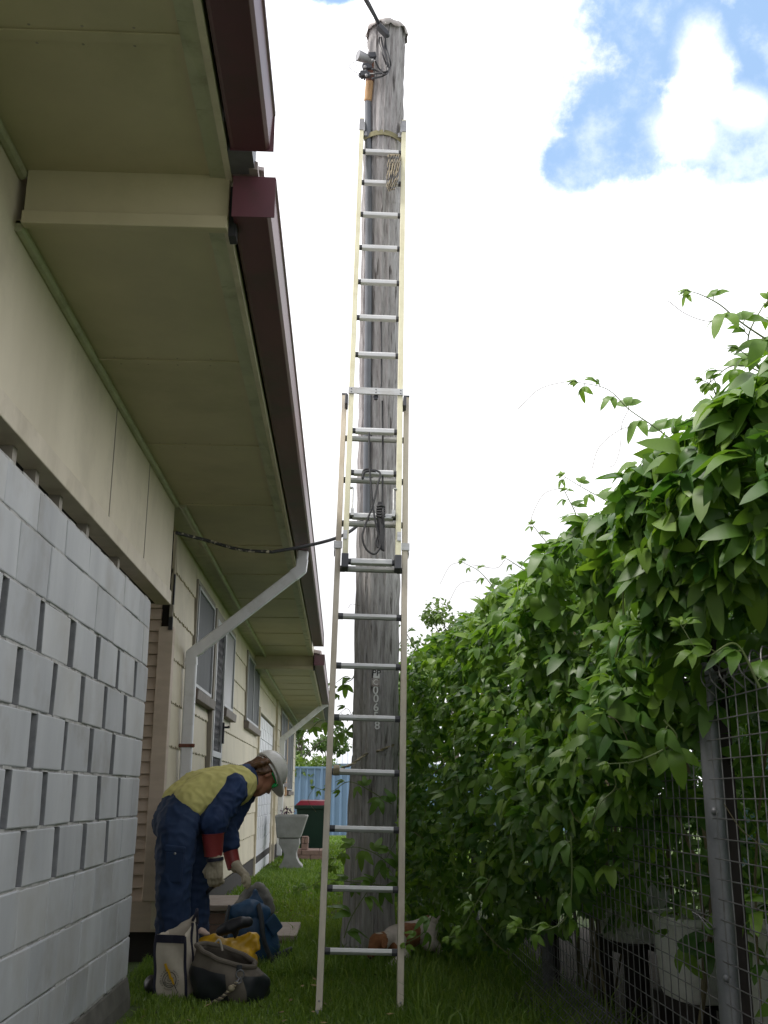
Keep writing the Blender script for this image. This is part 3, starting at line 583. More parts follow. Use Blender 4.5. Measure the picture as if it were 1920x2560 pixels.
for (z0, z1) in ((.40, 1.33), (1.38, 2.40)):           # diamond grille
    W, H = .575, z1-z0; st = .075
    for k in range(-int(H/st)-1, int(W/st)+1):
        for sg in (1, -1):
            pts = []
            for tq in np.linspace(0, 1, 2):
                pts.append(tq)
            u0, u1 = k*st, k*st+H*.55
            lo_, hi_ = max(0, -u0/(u1-u0)), min(1, (W-u0)/(u1-u0))
            if hi_-lo_ < .02: continue
            pa, pb = (u0+(u1-u0)*lo_, H*lo_), (u0+(u1-u0)*hi_, H*hi_)
            if sg < 0: pa, pb = (W-pa[0], pa[1]), (W-pb[0], pb[1])
            f.bar((XW+.012+.004*sg, 8.755+pa[0], z0+pa[1]), (XW+.012+.004*sg, 8.755+pb[0], z0+pb[1]), .016, .004, up=(1, 0, 0))
f.build('mesh', 'darkcap', door)
f = MB(); f.box(XW+.034, XW+.05, 9.335, 9.375, 1.46, 1.64); f.tube([(XW+.05, 9.355, 1.6), (XW+.09, 9.355, 1.6), (XW+.095, 9.26, 1.6)], .009, 8); f.build('handle', 'black', door)
# white open-block panel further along the wall
bp_ = MB(); bp_.box(XW-.03, XW+.02, 13.80, 13.87, 0, 2.13); bp_.box(XW-.03, XW+.02, 16.83, 16.90, 0, 2.13); bp_.box(XW-.03, XW+.0195, 13.87, 16.83, 2.07, 2.13)
br = bp_.build('breeze_panel', 'trim', house, bevel=.003)
f = MB(); zz = .02; r = 0
while zz < 2.05:
    hgt = .145; z1 = min(zz+hgt, 2.06); open_ = .45 < zz < 1.95
    yq = 13.875-(.16 if r % 2 else 0)
    while yq < 16.82:
        a0, a1 = max(yq, 13.875), min(yq+(.25 if open_ else .318), 16.825)
        if a1-a0 > .03: f.box(XW-.05, XW-.004-.004*(r % 2), a0, a1, zz, z1-.004)
        yq += .322
    zz += hgt; r += 1
f.build('open_blocks', 'white', br, bevel=.003)
# orange timber blind strips between far windows
m = MB(); m.box(XW-.02, XW+.012, 20.92, 21.28, 1.0, 2.5); m.build('timber_blind', 'plank', house)
# downpipes
MB.K = 1.0; XW = -1.17
def downpipe(Yp, ptop, pel, plow, zbot, w=.082, d=.06, name='downpipe'):
    m = MB(); pts = [ptop, pel, plow, V(plow.x, plow.y, zbot)]
    for i in range(3):
        a, b = Vector(pts[i]), Vector(pts[i+1]); dd = (b-a).normalized(); up = V(0, 1, 0)
        ea = 0 if i == 0 else .055; eb = 0 if i == 2 else .055
        m.bar(a+dd*ea, b-dd*eb, w, d, up=(0, 1, 0))
    o = m.build('downpipe', 'white', house, bevel=.012)
    for i in (1, 2):
        e = MB(); a, b, c = Vector(pts[i-1]), Vector(pts[i]), Vector(pts[i+1]); d1 = (a-b).normalized(); d2 = (c-b).normalized()
        def ring(p, dr):
            r = dr.cross(V(0, 1, 0)).normalized()*(w/2+.003); u = V(0, 1, 0)*(d/2+.003); return [p-r-u, p+r-u, p+r+u, p-r+u]
        r0 = ring(b+d1*.075, -d1); bis = (-d1+d2).normalized(); r1 = ring(b, bis); r2 = ring(b+d2*.075, d2)
        e.add(r0+r1+r2, [(0, 1, 5, 4), (1, 2, 6, 5), (2, 3, 7, 6), (3, 0, 4, 7), (4, 5, 9, 8), (5, 6, 10, 9), (6, 7, 11, 10), (7, 4, 8, 11)]); e.build('elbow', 'white', o, bevel=.006)
    c = MB(); zc = plow.z-.66
    c.box(plow.x-.055, plow.x+.046, plow.y-.036, plow.y+.034, zc-.012, zc+.012); c.box(plow.x+.03, plow.x+.062, plow.y-.043, plow.y-.036, zc-.011, zc+.013)
    c.build('clip', 'rust', o, bevel=.003)
dp = 7.75; e1 = atY(753, 1424, dp); e2 = atY(489, 1636, dp); e2.x = XW+.052
downpipe(dp, V(e1.x+.012, dp, 2.83), V(e1.x, dp, e1.z), V(e2.x, dp, e2.z), .05)
dp = 20.0; e1 = atY(810, 1762, dp); e2 = atY(706, 1848, dp); e2.x = XW+.06
downpipe(dp, V(e1.x+.03, dp, 2.68), V(e1.x, dp, e1.z), V(e2.x, dp, e2.z), -.05, .10, .07)

# ================================================================== POLE
pole_z = [-.1, 0.0, .3, 1.334, 2.52, 5.35, 6.66]
pole_x = [.190, .190, .193, .2272, .231, .230, .2547]; pole_y = [7.355, 7.35, 7.335, 7.25, 7.12, 6.85, 6.72]; pole_r = [.19, .182, .166, .151, .1475, .1415, .135]
def PX(z): return float(np.interp(z, pole_z, pole_x))
def PY(z): return float(np.interp(z, pole_z, pole_y))
def PR(z): return float(np.interp(z, pole_z, pole_r))
pole = thing('power_pole', 'weathered grey timber power pole with numbers and a tin cap', 'power pole', (PX(0), PY(0), 0))
m = MB(); NS, NZ = 72, 230; zs_ = np.linspace(-.1, 6.66, NZ)
prof = [.005*math.sin(j*.61+1)+.005*math.sin(j*1.7+2)+.004*math.sin(j*2.9) for j in range(NS)]
vs = []
for i, z in enumerate(zs_):
    for j in range(NS):
        q = 2*math.pi*j/NS
        sp = .009*max(0, math.sin(q*5+z*.5+2*math.sin(z*.31))-.55)*(1 if math.cos(q+.6) < .6 else .4)
        chip = .0045*math.sin(z*9.1+j*1.3)*math.sin(z*3.3+j*.7) + .003*math.sin(z*31+j*2.1)*math.sin(j*.9+z*1.2)
        prj = prof[(j+int(2*math.sin(z*.4))) % NS]
        r = PR(z)*(1+.0)+prj+chip-sp
        vs.append((PX(z)+r*math.cos(q), PY(z)+r*math.sin(q), z+(.012*math.sin(j*1.3) if i == NZ-1 else 0)))
fs = [(i*NS+j, i*NS+(j+1) % NS, (i+1)*NS+(j+1) % NS, (i+1)*NS+j) for i in range(NZ-1) for j in range(NS)] + [tuple((NZ-1)*NS+j for j in range(NS))]
m.add(vs, fs); m.build('shaft', 'pole', pole, smooth=True, angle=60)
m = MB(); n = 40; cz = 6.665; vs = [(PX(cz), PY(cz), cz+.02)]          # bent sheet-metal cap, lip folded down in tabs
for j in range(n):
    q = 2*math.pi*j/n; w = .012*math.sin(j*1.7)+.01*math.sin(j*.9); vs.append((PX(cz)+(.150+w*.4)*math.cos(q), PY(cz)+(.150+w*.4)*math.sin(q), cz+.012))
for j in range(n):
    q = 2*math.pi*j/n; dp_ = .035+.028*math.sin(j*1.1)*math.sin(j*.47+1); vs.append((PX(cz)+(.158+.01*math.sin(j*2.3))*math.cos(q), PY(cz)+(.158+.01*math.sin(j*2.3))*math.sin(q), cz-dp_))
m.add(vs, [(0, 1+j, 1+(j+1) % n) for j in range(n)]+[(1+j, 1+n+j, 1+n+(j+1) % n, 1+(j+1) % n) for j in range(n)])
cp = m.build('cap', 'captin', pole, smooth=True, angle=50); sm = cp.modifiers.new('sol', 'SOLIDIFY'); sm.thickness = .002
def onpole(px, py, out=.004, zhint=None):        # point on the pole's near face seen at that photo pixel
    Yg = 7.1
    for _ in range(6):
        p = atY(px, py, Yg); dx = max(-.9, min(.9, (p.x-PX(p.z))/PR(p.z))); Yg = PY(p.z)-PR(p.z)*math.sqrt(1-dx*dx)-out
    return atY(px, py, Yg)
up_ = V(0, -.065, 1).normalized(); xr = V(1, 0, 0)
p = onpole(941, 1683, .016); m = MB(); m.obox(p, xr*.022+up_*-.002, V(0, .0012, 0), up_*.033); plate = m.build('number_plate', 'digit', pole, bevel=.001); plate['label'] = 'white plate reading PP'
text('PP', 'lettering', 'ink', plate, p+V(0, -.0035, 0), xr-up_*.06, up_+xr*.06, .058, .0006, bold=.0006)
p = onpole(939, 1706, .016); m = MB(); m.obox(p, xr*.028, V(0, .0012, 0), up_*.028); plate = m.build('tin_plate', 'captin', pole, bevel=.001)
text('C', 'lettering', 'digit', plate, p+V(0, -.003, 0), xr, up_, .05, .0015)
m = MB()
for sx in (-1, 1):
    for sz in (-1, 1): m.ell(p+V(sx*.021, -.002, sz*.021), V(.004, 0, 0), V(0, .002, 0), V(0, 0, .004), 8, 4)
m.build('nail', 'wire', plate)
for ch, px, py in (('0', 939, 1726), ('0', 940, 1747), ('6', 940, 1769), ('5', 940, 1791), ('8', 943, 1814)):
    text(ch, 'numeral', 'digit', pole, onpole(px, py, .016), xr, up_, .075, .0018, bold=.001)
# conduit up the left of the near face
cp_ = [onpole(px, py, .030) for px, py in ((916, 1292), (917, 1150), (919, 950), (921, 760), (922, 560), (921, 420), (920, 250))]
m = MB(); m.tube(cp_, .024, 12); m.build('conduit', 'pipegrey', pole, smooth=True)
a = onpole(920, 252, .030); b = onpole(924, 205, .030); c = onpole(928, 150, .032)
m = MB(); m.tube([a, b], .030, 12); m.tube([a+(b-a)*.0, a+(b-a)*-.05], .026, 12); m.build('conduit_sleeve', 'copper', pole, smooth=True)
m = MB(); m.tube([b, b+(c-b)*.25], .031, 12); m.bar(b+(c-b)*.2, c, .045, .02, up=(0, 1, 0)); m.build('conduit_bracket', 'rust', pole, smooth=True)
m = MB()                                           # grey insulator box with dark fuse blocks
p0 = atY(894, 138, 6.55); p1 = atY(930, 152, 6.60); m.tube([p0, p0+(p1-p0)*.35, p1], [.042, .038, .03], 12)
m.build('insulator', 'tin', pole, smooth=True)
m = MB()
for px, py, s in ((930, 140, .026), (914, 166, .022), (922, 168, .02), (910, 186, .027), (918, 188, .022), (903, 188, .016)): q = atY(px, py, 6.57); m.obox(q, V(s, .004, .006), V(-.004, s*.8, 0), V(-.005, 0, s*.8))
for px, py in ((911, 200), (905, 198)): q = atY(px, py, 6.57); m.tube([q, q+V(0, 0, .03)], .007, 8)
m.build('fuse_block', 'darkcap', pole, bevel=.004)
for px, py in ((913, 167), (916, 188), (932, 151)): m = MB(); q = atY(px, py, 6.54); m.ell(q, V(.012, 0, 0), V(0, .01, 0), V(0, 0, .012), 10, 6); m.build('bolt', 'tin', pole, smooth=True)
m = MB()
for path in (((894, 150), (873, 165), (885, 178), (900, 184)), ((895, 155), (890, 168), (892, 178)), ((924, 138), (908, 142), (898, 152))):
    m.tube(bez([atY(px, py, 6.55) for px, py in path]), .0025, 5)
m.build('thin_wire', 'cable', pole, smooth=True)
m = MB()                                           # strain clamp and drop leads
q0, q1 = atY(945, 64, 6.52), atY(968, 88, 6.54); m.bar(q0, q1, .045, .04); m.ell(q1, V(.02, 0, 0), V(0, .02, 0), V(0, 0, .02), 10, 6); m.build('strain_clamp', 'darkcap', pole, bevel=.005)
m = MB()
for path in (((949, 92), (948, 108), (957, 136), (966, 162), (970, 176), (958, 190), (930, 196)), ((953, 92), (957, 115), (967, 150), (971, 165), (967, 178), (950, 174), (938, 152)),
             ((963, 92), (966, 120), (975, 150), (976, 166), (965, 186), (945, 178), (930, 172)), ((964, 92), (962, 120), (968, 155), (966, 180), (940, 184), (925, 185))):
    m.tube(bez([atY(px, py, 6.50+.03*(i % 2)) for i, (px, py) in enumerate(path)], 6), .0065, 6)
m.build('drop_lead', 'cable', pole, smooth=True)
m = MB()                                           # binding wire low on the pole
ring = []
for i in range(25):
    q = math.pi+math.pi*i/24; z = 1.17+.012*i/24; ring.append(V(PX(z)+(PR(z)+.012)*math.cos(q), PY(z)+(PR(z)+.012)*math.sin(q), z))
m.tube(ring, .006, 6); m.build('binding_wire', 'black', pole, smooth=True)
# ================================================================== OVERHEAD SERVICE CABLE
m = MB(); e0 = atY(947, 60, 6.52); far = V(-2.2, 2.2, 8.2)
for k in range(3):
    pts = []
    for i in range(30):
        t = i/29; pq = e0.lerp(far, t)+V(0, 0, -.35*t*(1-t)); an = t*26+k*2.09; w = .012*min(1, t*6)+.008; pts.append(pq+V(math.cos(an)*w, 0, math.sin(an)*w))
    m.tube(pts, .0085, 6)
o = m.build('overhead_cable', 'cable', smooth=True); tag(o, 'twisted black overhead cable running from the pole top over the roof', 'cable')
# cable from the house wall to the pole
m = MB(); path = [atX(441, 1332, -1.06), atY(520, 1352, 6.62), atY(600, 1374, 6.70), atY(680, 1380, 6.78)]
b_ = [atY(680, 1380, 6.78), atY(760, 1366, 6.83), atY(835, 1347, 6.88), atY(880, 1325, 6.93), onpole(908, 1296, .03)]
m.tube(bez(path, 8),   .0115, 8, m=0); m.tube(bez(b_, 8), .0115, 8, m=1); o = m.build('wall_cable', ['peel', 'cable'], smooth=True)
tag(o, 'thick black cable with flaking paint sagging from house wall to pole', 'cable')
# ================================================================== LADDER
LB = V(.115, 5.62, .28); LD = V(math.sin(.0204), math.sin(.2), math.cos(.2)).normalized(); LX = V(1, 0, 0); LX = (LX-LD*LX.dot(LD)).normalized(); LN = LX.cross(LD).normalized()   # LN points to the viewer
if LN.y > 0: LN = -LN
def LP(s, x=0, n=0): return LB + LD*s + LX*x + LN*n
ladder = thing('extension_ladder', 'tall cream and silver extension ladder leaning on the timber pole', 'ladder', LP(-.28))
W1, W2, RW = .4336, .346, .033
for sx in (-1, 1):
    m = MB(); m.obox(LP(1.51, sx*(W1/2-RW/2), -.03), LX*(RW/2), LN*.034, LD*1.80); r = m.build('lower_rail', 'fibre2', ladder, bevel=.003)
    b = MB(); b.obox(LP(3.312, sx*(W1/2-RW/2), -.03), LX*(RW/2+.002), LN*.036, LD*.006); b.build('rail_cap', 'darkcap', r)
    b = MB(); b.obox(LP(-.285, sx*(W1/2-RW/2), -.03), LX*(RW/2+.002), LN*.037, LD*.014); b.ell(LP(-.23, sx*(W1/2-RW/2), .006), LX*.006, LN*.003, LD*.006, 8, 4); b.build('rail_foot', 'tin', r)
    m = MB(); m.obox(LP(3.91, sx*(W2/2-RW/2), .035), LX*(RW/2), LN*.030, LD*1.80); r = m.build('upper_rail', 'fibre', ladder, bevel=.003)
    b = MB(); b.obox(LP(2.115, sx*(W2/2-RW/2), .035), LX*(RW/2+.004), LN*.036, LD*.045); b.build('rail_end', 'darkcap', r, bevel=.004)
    b = MB(); b.obox(LP(5.64, sx*(W2/2-RW/2), .067), LX*(RW/2+.002), LN*.003, LD*.055); b.obox(LP(5.62, sx*(W2/2-RW-.004), .05), LX*.006, LN*.02, LD*.045); b.obox(LP(5.57, sx*(W2/2-RW-.012), .03), LX*.014, LN*.02, LD*.02); b.build('top_bracket', 'tin', r, bevel=.002)
    b = MB(); b.obox(LP(2.24, sx*(W1/2-RW/2+.002), .008), LX*(RW/2+.008), LN*.004, LD*.024); b.obox(LP(2.23, sx*(W1/2+.005), -.03), LX*.003, LN*.04, LD*.034); b.build('guide_bracket', 'alu', r, bevel=.002); b = MB()
    b.obox(LP(2.28, sx*(W2/2-.012), .068), LX*.012, LN*.003, LD*.03); b.build('bracket_plate', 'alu', r, bevel=.002)
    b = MB(); b.obox(LP(3.235, sx*(W1/2-RW+.002), .03), LX*.010, LN*.04, LD*.035); b.build('guide_block', 'darkcap', r, bevel=.003)
def rung(s, w, n, flat=False):
    L = w/2-RW; m = MB()
    if flat: prof = [(-.014, -.019), (.016, -.015), (.020, .008), (.012, .019), (-.014, .019)]
    else: prof = [(-.012, -.015), (.010, -.017), (.017, -.004), (.015, .014), (-.012, .017)]
    c = L-(.018 if flat else .026)
    m.prism([LP(s+b, -c, n+a) for a, b in prof], LX*(2*c)); o = m.build('rung', 'alutop' if flat else 'alu', ladder, bevel=.003)
    for sx in (-1, 1):
        k = MB(); k.prism([LP(s+b*(.85 if flat else 1.08), sx*(c-.003), n+a*(.85 if flat else 1.08)) for a, b in prof], LX*(sx*.030)); k.build('rung_socket', 'darkcap', o, bevel=.003)
    return o
for i in range(11): rung(.3*i, W1, -.03)
for i in range(7, 19): rung(.3*i+(.02 if i < 12 else 0), W2, .035, True)
m = MB(); m.obox(LP(3.298, 0, .071), LX*(W2/2+.004), LN*.003, LD*.024)
o = m.build('cross_plate', 'alu', ladder, bevel=.001)
m = MB()
for x_ in (-.158, 0, .158):
    for q in (-.011, .011): m.ell(LP(3.298+q, x_, .075), LX*.005, LN*.003, LD*.005, 8, 4)
m.build('rivet', 'steel', o)
m = MB(); m.tube([LP(3.265, -.0, .055), LP(3.265, 0, .04)], .017, 14); m.build('pulley', 'darkcap', ladder, smooth=True)
for sx in (-1, 1):
    m = MB(); xx = sx*(W2/2-RW-.016); m.tube([LP(2.43, xx, .07), LP(2.60, xx, .06)], .006, 8); m.tube([LP(2.60, xx, .06), LP(2.60, xx+sx*.018, .06)], .009, 8); m.obox(LP(2.43, xx, .065), LX*.01, LN*.012, LD*.022); m.build('rung_lock', 'alu', ladder, smooth=True)
# strap between the rail tops that bears on the pole
m = MB(); pts = []
for i in range(15):
    t = -1+2*i/14; pts.append(LP(5.575-.035*t*t, t*(W2/2-RW-.002), .062-.035*t*t))
for i in range(14):
    a, b = pts[i], pts[i+1]; u = LD*.024; k = LN*.0025
    m.hexa([a-u-k, b-u-k, b-u+k, a-u+k, a+u-k, b+u-k, b+u+k, a+u+k])
m.build('pole_strap', 'olive', ladder)
# ropes on the ladder
def lad(px, py, n=.08):                              # photo point lying n in front of the ladder plane
    d = ray(px*1.15732, py*1.15732); o = LP(0, 0, n); t = (o-CO).dot(LN)/d.dot(LN); return CO+d*t
m = MB()
m.tube(bez([lad(823, 690, .02), lad(824, 760, .02), lad(823, 835, .03), lad(812, 858, .045)]), .006, 7)
m.tube(bez([lad(826, 866, .02), lad(827, 960, .005), lad(826, 1085, .06)]), .006, 7)
m.tube(bez([lad(797, 935, .075), lad(799, 1020, .09), lad(808, 1110, .10), lad(820, 1165, .09), lad(822, 1180, .09), lad(809, 1197, .09), lad(791, 1186, .09), lad(783, 1160, .09), lad(790, 1132, .09), lad(806, 1090, .10), lad(815, 1050, .10), lad(821, 1022, .09), lad(800, 1014, .08), lad(786, 1016, .08), lad(783, 1032, .09)]), .0062, 7)
m.tube(bez([lad(783, 1035, .085), lad(787, 1021, .085), lad(800, 1017, .085), lad(812, 1018, .085)]), .008, 7)
for k in range(5):
    m.tube(bez([lad(819+k*1.5, 1085, .07), lad(816+k*3, 1110, .085+.006*k), lad(817+k*3, 1150, .08), lad(812+k*4, 1172+k*3, .08), lad(819+k*2.4, 1182+k, .085), lad(822+k*1.2, 1150, .09), lad(820+k, 1090, .09)]), .007, 7)
for k in range(5): m.tube([lad(814, 1094+k*5, .095-.002*k), lad(823, 1092+k*6, .105), lad(831, 1095+k*5, .09)], .0075, 7)
o = m.build('haul_rope', 'blackrope', smooth=True); tag(o, 'black cord knotted in a bundle on the middle rungs of the ladder', 'rope')
def twist(m, path, r):                               # two-strand twisted rope
    P = bez(path, 10); 
    for ph in (0, math.pi):
        pts = []
        for i, p in enumerate(P):
            t = (P[min(i+1, len(P)-1)]-P[max(i-1, 0)]).normalized(); u = t.cross(V(0, 1, .01)).normalized(); w = t.cross(u); a = i*.9+ph
            pts.append(p+u*(math.cos(a)*r*.6)+w*(math.sin(a)*r*.6))
        m.tube(pts, r*.62, 6, m=0 if ph == 0 else 1)
m = MB()
for k, (x0, x1, y1) in enumerate(((840, 836, 408), (848, 838, 412), (852, 843, 410), (858, 848, 409), (862, 853, 398), (846, 840, 404))):
    twist(m, [lad(x0+2, 337, .045), lad(x0, 336, .075), lad(x0-2, 365, .085), lad(x1, y1-8, .09+.004*k), lad(x1+3, y1, .10), lad(x1+6, y1-10, .095), lad(x0+1, 350, .09)], .0048)
m.tube(bez([lad(838, 338, .05), lad(845, 335, .07), lad(856, 335, .07), lad(864, 338, .06), lad(864, 346, .07)]), .007, 6)
o = m.build('coiled_rope', ['rope', 'blackrope'], smooth=True); tag(o, 'tan and black flecked rope looped over the top rungs of the ladder', 'rope')
m = MB()
a = lad(726, 1665, .03); b = onpole(918, 1884, .012)
for k in range(4): 
    q = lad(722+k*3.2, 1664, 0); m.tube([q+V(0, -.055+.0*k, 0)+V(.0, -.012*math.cos(th), 0)+LD*(.024*math.sin(th))+LN*(.024*math.cos(th)-.0) for th in np.linspace(0, 2*math.pi, 14)], .0055, 6)
twist(m, [a, (a+b)/2+V(0, 0, -.012), b, onpole(950, 1876, .012), onpole(985, 1862, .012)], .0075)
o = m.build('lashing_rope', ['rope', 'stemold'], smooth=True); tag(o, 'short twisted rope lashing a low ladder rung to the pole', 'rope')

# ================================================================== PERSON
def c5(x, y, Y): return atY(330+x/3.116, 1850+y/3.116, Y)
person = thing('person', 'person in white helmet bending over tool bags in yellow and navy workwear', 'person', (-.92, 6.36, 0))
LAT = V(math.sin(rad(35)), -math.cos(rad(35)), 0)    # towards the viewer's side of the body
hipc = V(-.958, 6.36, .875); wst = V(-.925, 6.40, .975)
knN, anN = V(-.932, 6.22, .50), V(-.915, 6.26, .09); knF, anF = V(-.845, 6.50, .50), V(-.84, 6.52, .09)
hipN, hipF = V(-.945, 6.27, .84), V(-.90, 6.46, .84)
chest = V(-.69, 6.60, 1.085); mid = V(-.83, 6.48, 1.045); nk = V(-.575, 6.72, 1.10)
shN, shF = c5(775, 385, 6.44), c5(860, 400, 6.86)
elN, wrN = c5(632, 640, 6.32), c5(637, 850, 6.33)
elF, wrF = c5(735, 690, 6.72), c5(790, 930, 6.68)
# head frame: s forward horizontally, n the way the face looks (down), u the crown
s_ = V(math.cos(rad(35)), math.sin(rad(35)), 0); zz_ = V(0, 0, 1); hu = (s_*.84+zz_*.50).normalized(); hn = (s_*.50-zz_*.84).normalized(); hn = (hn-hu*hn.dot(hu)).normalized(); hl = hu.cross(hn).normalized()
if hl.y > 0: hl = -hl                                # hl towards viewer
H = c5(1035, 262, 6.80)
b = MB()
b.ell(H, hl*.074, hn*.094, hu*.098, 20, 14)                                   # skull
b.caps([(H+hn*.045-hu*.035, .062), (H+hn*.062-hu*.085, .044), (H+hn*.070-hu*.112, .026)])   # face and jaw
b.caps([(H+hn*.02-hu*.09+hl*.03, .03), (H+hn*.065-hu*.105, .024)]); b.caps([(H+hn*.02-hu*.09-hl*.03, .03), (H+hn*.065-hu*.105, .024)])
b.caps([(H+hn*.092+hu*.005, .012), (H+hn*.112-hu*.030, .014), (H+hn*.103-hu*.038, .012)], n=10)   # nose
b.caps([(H+hn*.096-hu*.066-hl*.016, .008), (H+hn*.101-hu*.066, .010), (H+hn*.096-hu*.066+hl*.016, .008)], n=10)   # lips
b.caps([(H+hn*.094-hu*.079-hl*.012, .008), (H+hn*.097-hu*.079, .009), (H+hn*.094-hu*.079+hl*.012, .008)], n=10)
for sd_ in (1, -1):
    b.ell(H+hl*(.075*sd_)-hn*.005-hu*.02, hl*.012, hn*.018, hu*.032, 12, 8)  # ears
b.caps([(H-hn*.02-hu*.06, .058), (nk+V(.03, .02, .0), .058), (chest, .09)])     # neck into chest
b.caps([(chest, .10), (mid, .10), (hipc, .11)]); 
for h_, k_, a_ in ((hipN, knN, anN), (hipF, knF, anF)): b.caps([(hipc, .1), (h_, .085), (k_, .06), (a_, .045)])
for h_, e_, w_ in ((shN, elN, wrN), (shF, elF, wrF)): b.caps([(chest, .08), (h_, .055), (e_, .042), (w_, .03)])
remesh(b, 'body', 'skin', person, .008, 3)
# trousers
b = MB(); lt = LAT*.055
b.caps([(hipc+lt, .128), (hipN+V(.01, 0, -.02), .120), (knN+V(0, 0, .1), .104), (knN, .098), (V(-.922, 6.24, .3), .096), (anN+V(0, 0, -.03), .088)])
b.caps([(hipc-lt+V(.03, 0, 0), .112), (hipF+V(.01, 0, -.02), .108), (knF+V(0, 0, .1), .095), (knF, .092), (V(-.845, 6.51, .3), .092), (anF+V(0, 0, -.03), .088)])
for sg in (1, -1): b.caps([(hipc+lt*sg+V(.012 if sg < 0 else 0, 0, 0), .124), (wst+lt*sg*.9+V(-.012, 0, -.015), .108)])
tr = remesh(b, 'trousers', 'trouser', person, .009, 9, disp=.018, dscale=.11, crease=.008)
m = MB(); q = c5(325, 990, 6.128)
m.obox(q, V(.052, -.006, 0), V(.002, .012, 0), V(.004, -.006, .085)); m.obox(q+V(.002, -.006, .094), V(.060, -.008, -.006), V(.002, .012, 0), V(.003, 0, .020)); m.build('cargo_pocket', 'trouser', tr, bevel=.010)
m = MB(); q2 = c5(335, 885, 6.105); m.ell(q2, V(.007, 0, 0), V(0, .004, 0), V(0, 0, .007), 10, 6); m.build('press_stud', 'tin', tr, smooth=True)
# shirt: yellow torso, navy sleeves and collar
b = MB(); lt = LAT*.085
for sg in (1, -1):
    b.caps([(chest+lt*sg, .126), (mid+lt*sg*.85+V(0, 0, .005), .126), (wst+lt*sg*.75+V(.012, .008, .008), .117)])
    b.caps([(chest+lt*sg, .125), (nk-s_*.075+lt*sg*.5, .098)])
b.caps([(chest, .126), (mid, .128)]); b.caps([(nk-s_*.09, .10), (nk-s_*.055, .088)])
b.caps([(mid+V(.05, .03, -.05), .10), (chest+V(.0, 0, -.05), .10)])
sh = remesh(b, 'shirt', 'yellowcloth', person, .0085, 7, disp=.014, dscale=.10, crease=.007)
b = MB(); b.caps([(shN+(shN-elN)*.10+V(.0, .02, .0), .088), (shN, .100), ((shN+elN)/2, .092), (elN, .085), ((elN+wrN)/2+V(0, 0, .05), .074)])
remesh(b, 'sleeve', 'navy', sh, .0075, 4, disp=.013, dscale=.08, crease=.009)
b = MB(); b.caps([(shF, .095), ((shF+elF)/2, .08), (elF, .073), ((elF+wrF)/2, .062)])
remesh(b, 'sleeve', 'navy', sh, .0075, 4, disp=.012, dscale=.08, crease=.008)
m = MB(); cb, ct = nk-s_*.075+V(0, 0, .012), nk+s_*.015+V(0, 0, .045); ax = (ct-cb).normalized()
m.tube([cb, cb+(ct-cb)*.45, ct], [.100, .092, .082], 24, caps=False); o = m.build('collar', 'navy', sh, smooth=True, angle=80); sm = o.modifiers.new('s', 'SOLIDIFY'); sm.thickness = .006
# hair, helmet and glasses
b = MB(); b.ell(H-hn*.040+hu*.008, hl*.083, hn*.078, hu*.10, 18, 12)
for k in range(26):
    a = random.uniform(-1, 1); rr = random.uniform(-.03, .035)
    p0 = H+hl*(.080*math.copysign(1, a)*(.7+.3*abs(a)))-hn*random.uniform(.005, .085)+hu*.01
    b.caps([(p0, .018), (p0-hu*.05-hn*.012+hl*random.uniform(-.01, .01), .015), (p0-hu*random.uniform(.075, .11)-hn*.025+hl*random.uniform(-.015, .015), .006)], n=8)
for k in range(14):
    p0 = H-hn*.085+hl*random.uniform(-.06, .06); b.caps([(p0, .02), (p0-hu*.06-hn*.01, .016), (p0-hu*.10-hn*random.uniform(.0, .03), .006)], n=8)
remesh(b, 'hair', 'hair', person, .006, 2, disp=.012, dscale=.02)
hc = H+hu*.040; hel = MB()
hel.ell(hc, hl*.106, hn*.128, hu*.112, 30, 12, v0=0, v1=90)
hel.prism([hc+hl*(.108*math.cos(t))+hn*(.130*math.sin(t)+(.055*max(0, math.sin(t))**3)) for t in np.linspace(0, 2*math.pi, 40, endpoint=False)], hu*-.010)
for off in (-.035, 0, .035):
    hel.tube([hc+hl*(off*math.cos(t))+hn*(.128*math.sin(t)*.96)+hu*(.114*math.cos(t)*math.sqrt(max(0, 1-(off/.106)**2))*1.01) for t in np.linspace(-1.35, 1.35, 18)], .006, 6)
he = hel.build('helmet', 'helmet', person, smooth=True, angle=50)
m = MB(); m.tube([hc-hu*.022+hl*(.090*math.cos(t))+hn*(.112*math.sin(t)) for t in np.linspace(math.pi*.75, math.pi*2.25, 30)], .013, 8, flat=.35); m.build('head_band', 'helmet', he, smooth=True)
m = MB()
for sg in (1, -1):
    m.ell(H+hn*.086+hu*.004+hl*(.036*sg)-hl*0, hl*.034, hn*.014, hu*.022, 14, 8)
gl = m.build('safety_glasses', 'lens', person, smooth=True)
m = MB()
for sg in (1, -1): m.bar(H+hn*.088+hu*.012+hl*(.066*sg), H-hn*.005+hu*.004+hl*(.082*sg), .012, .005, up=hu)
m.build('temple_arm', 'lens', gl, bevel=.001)
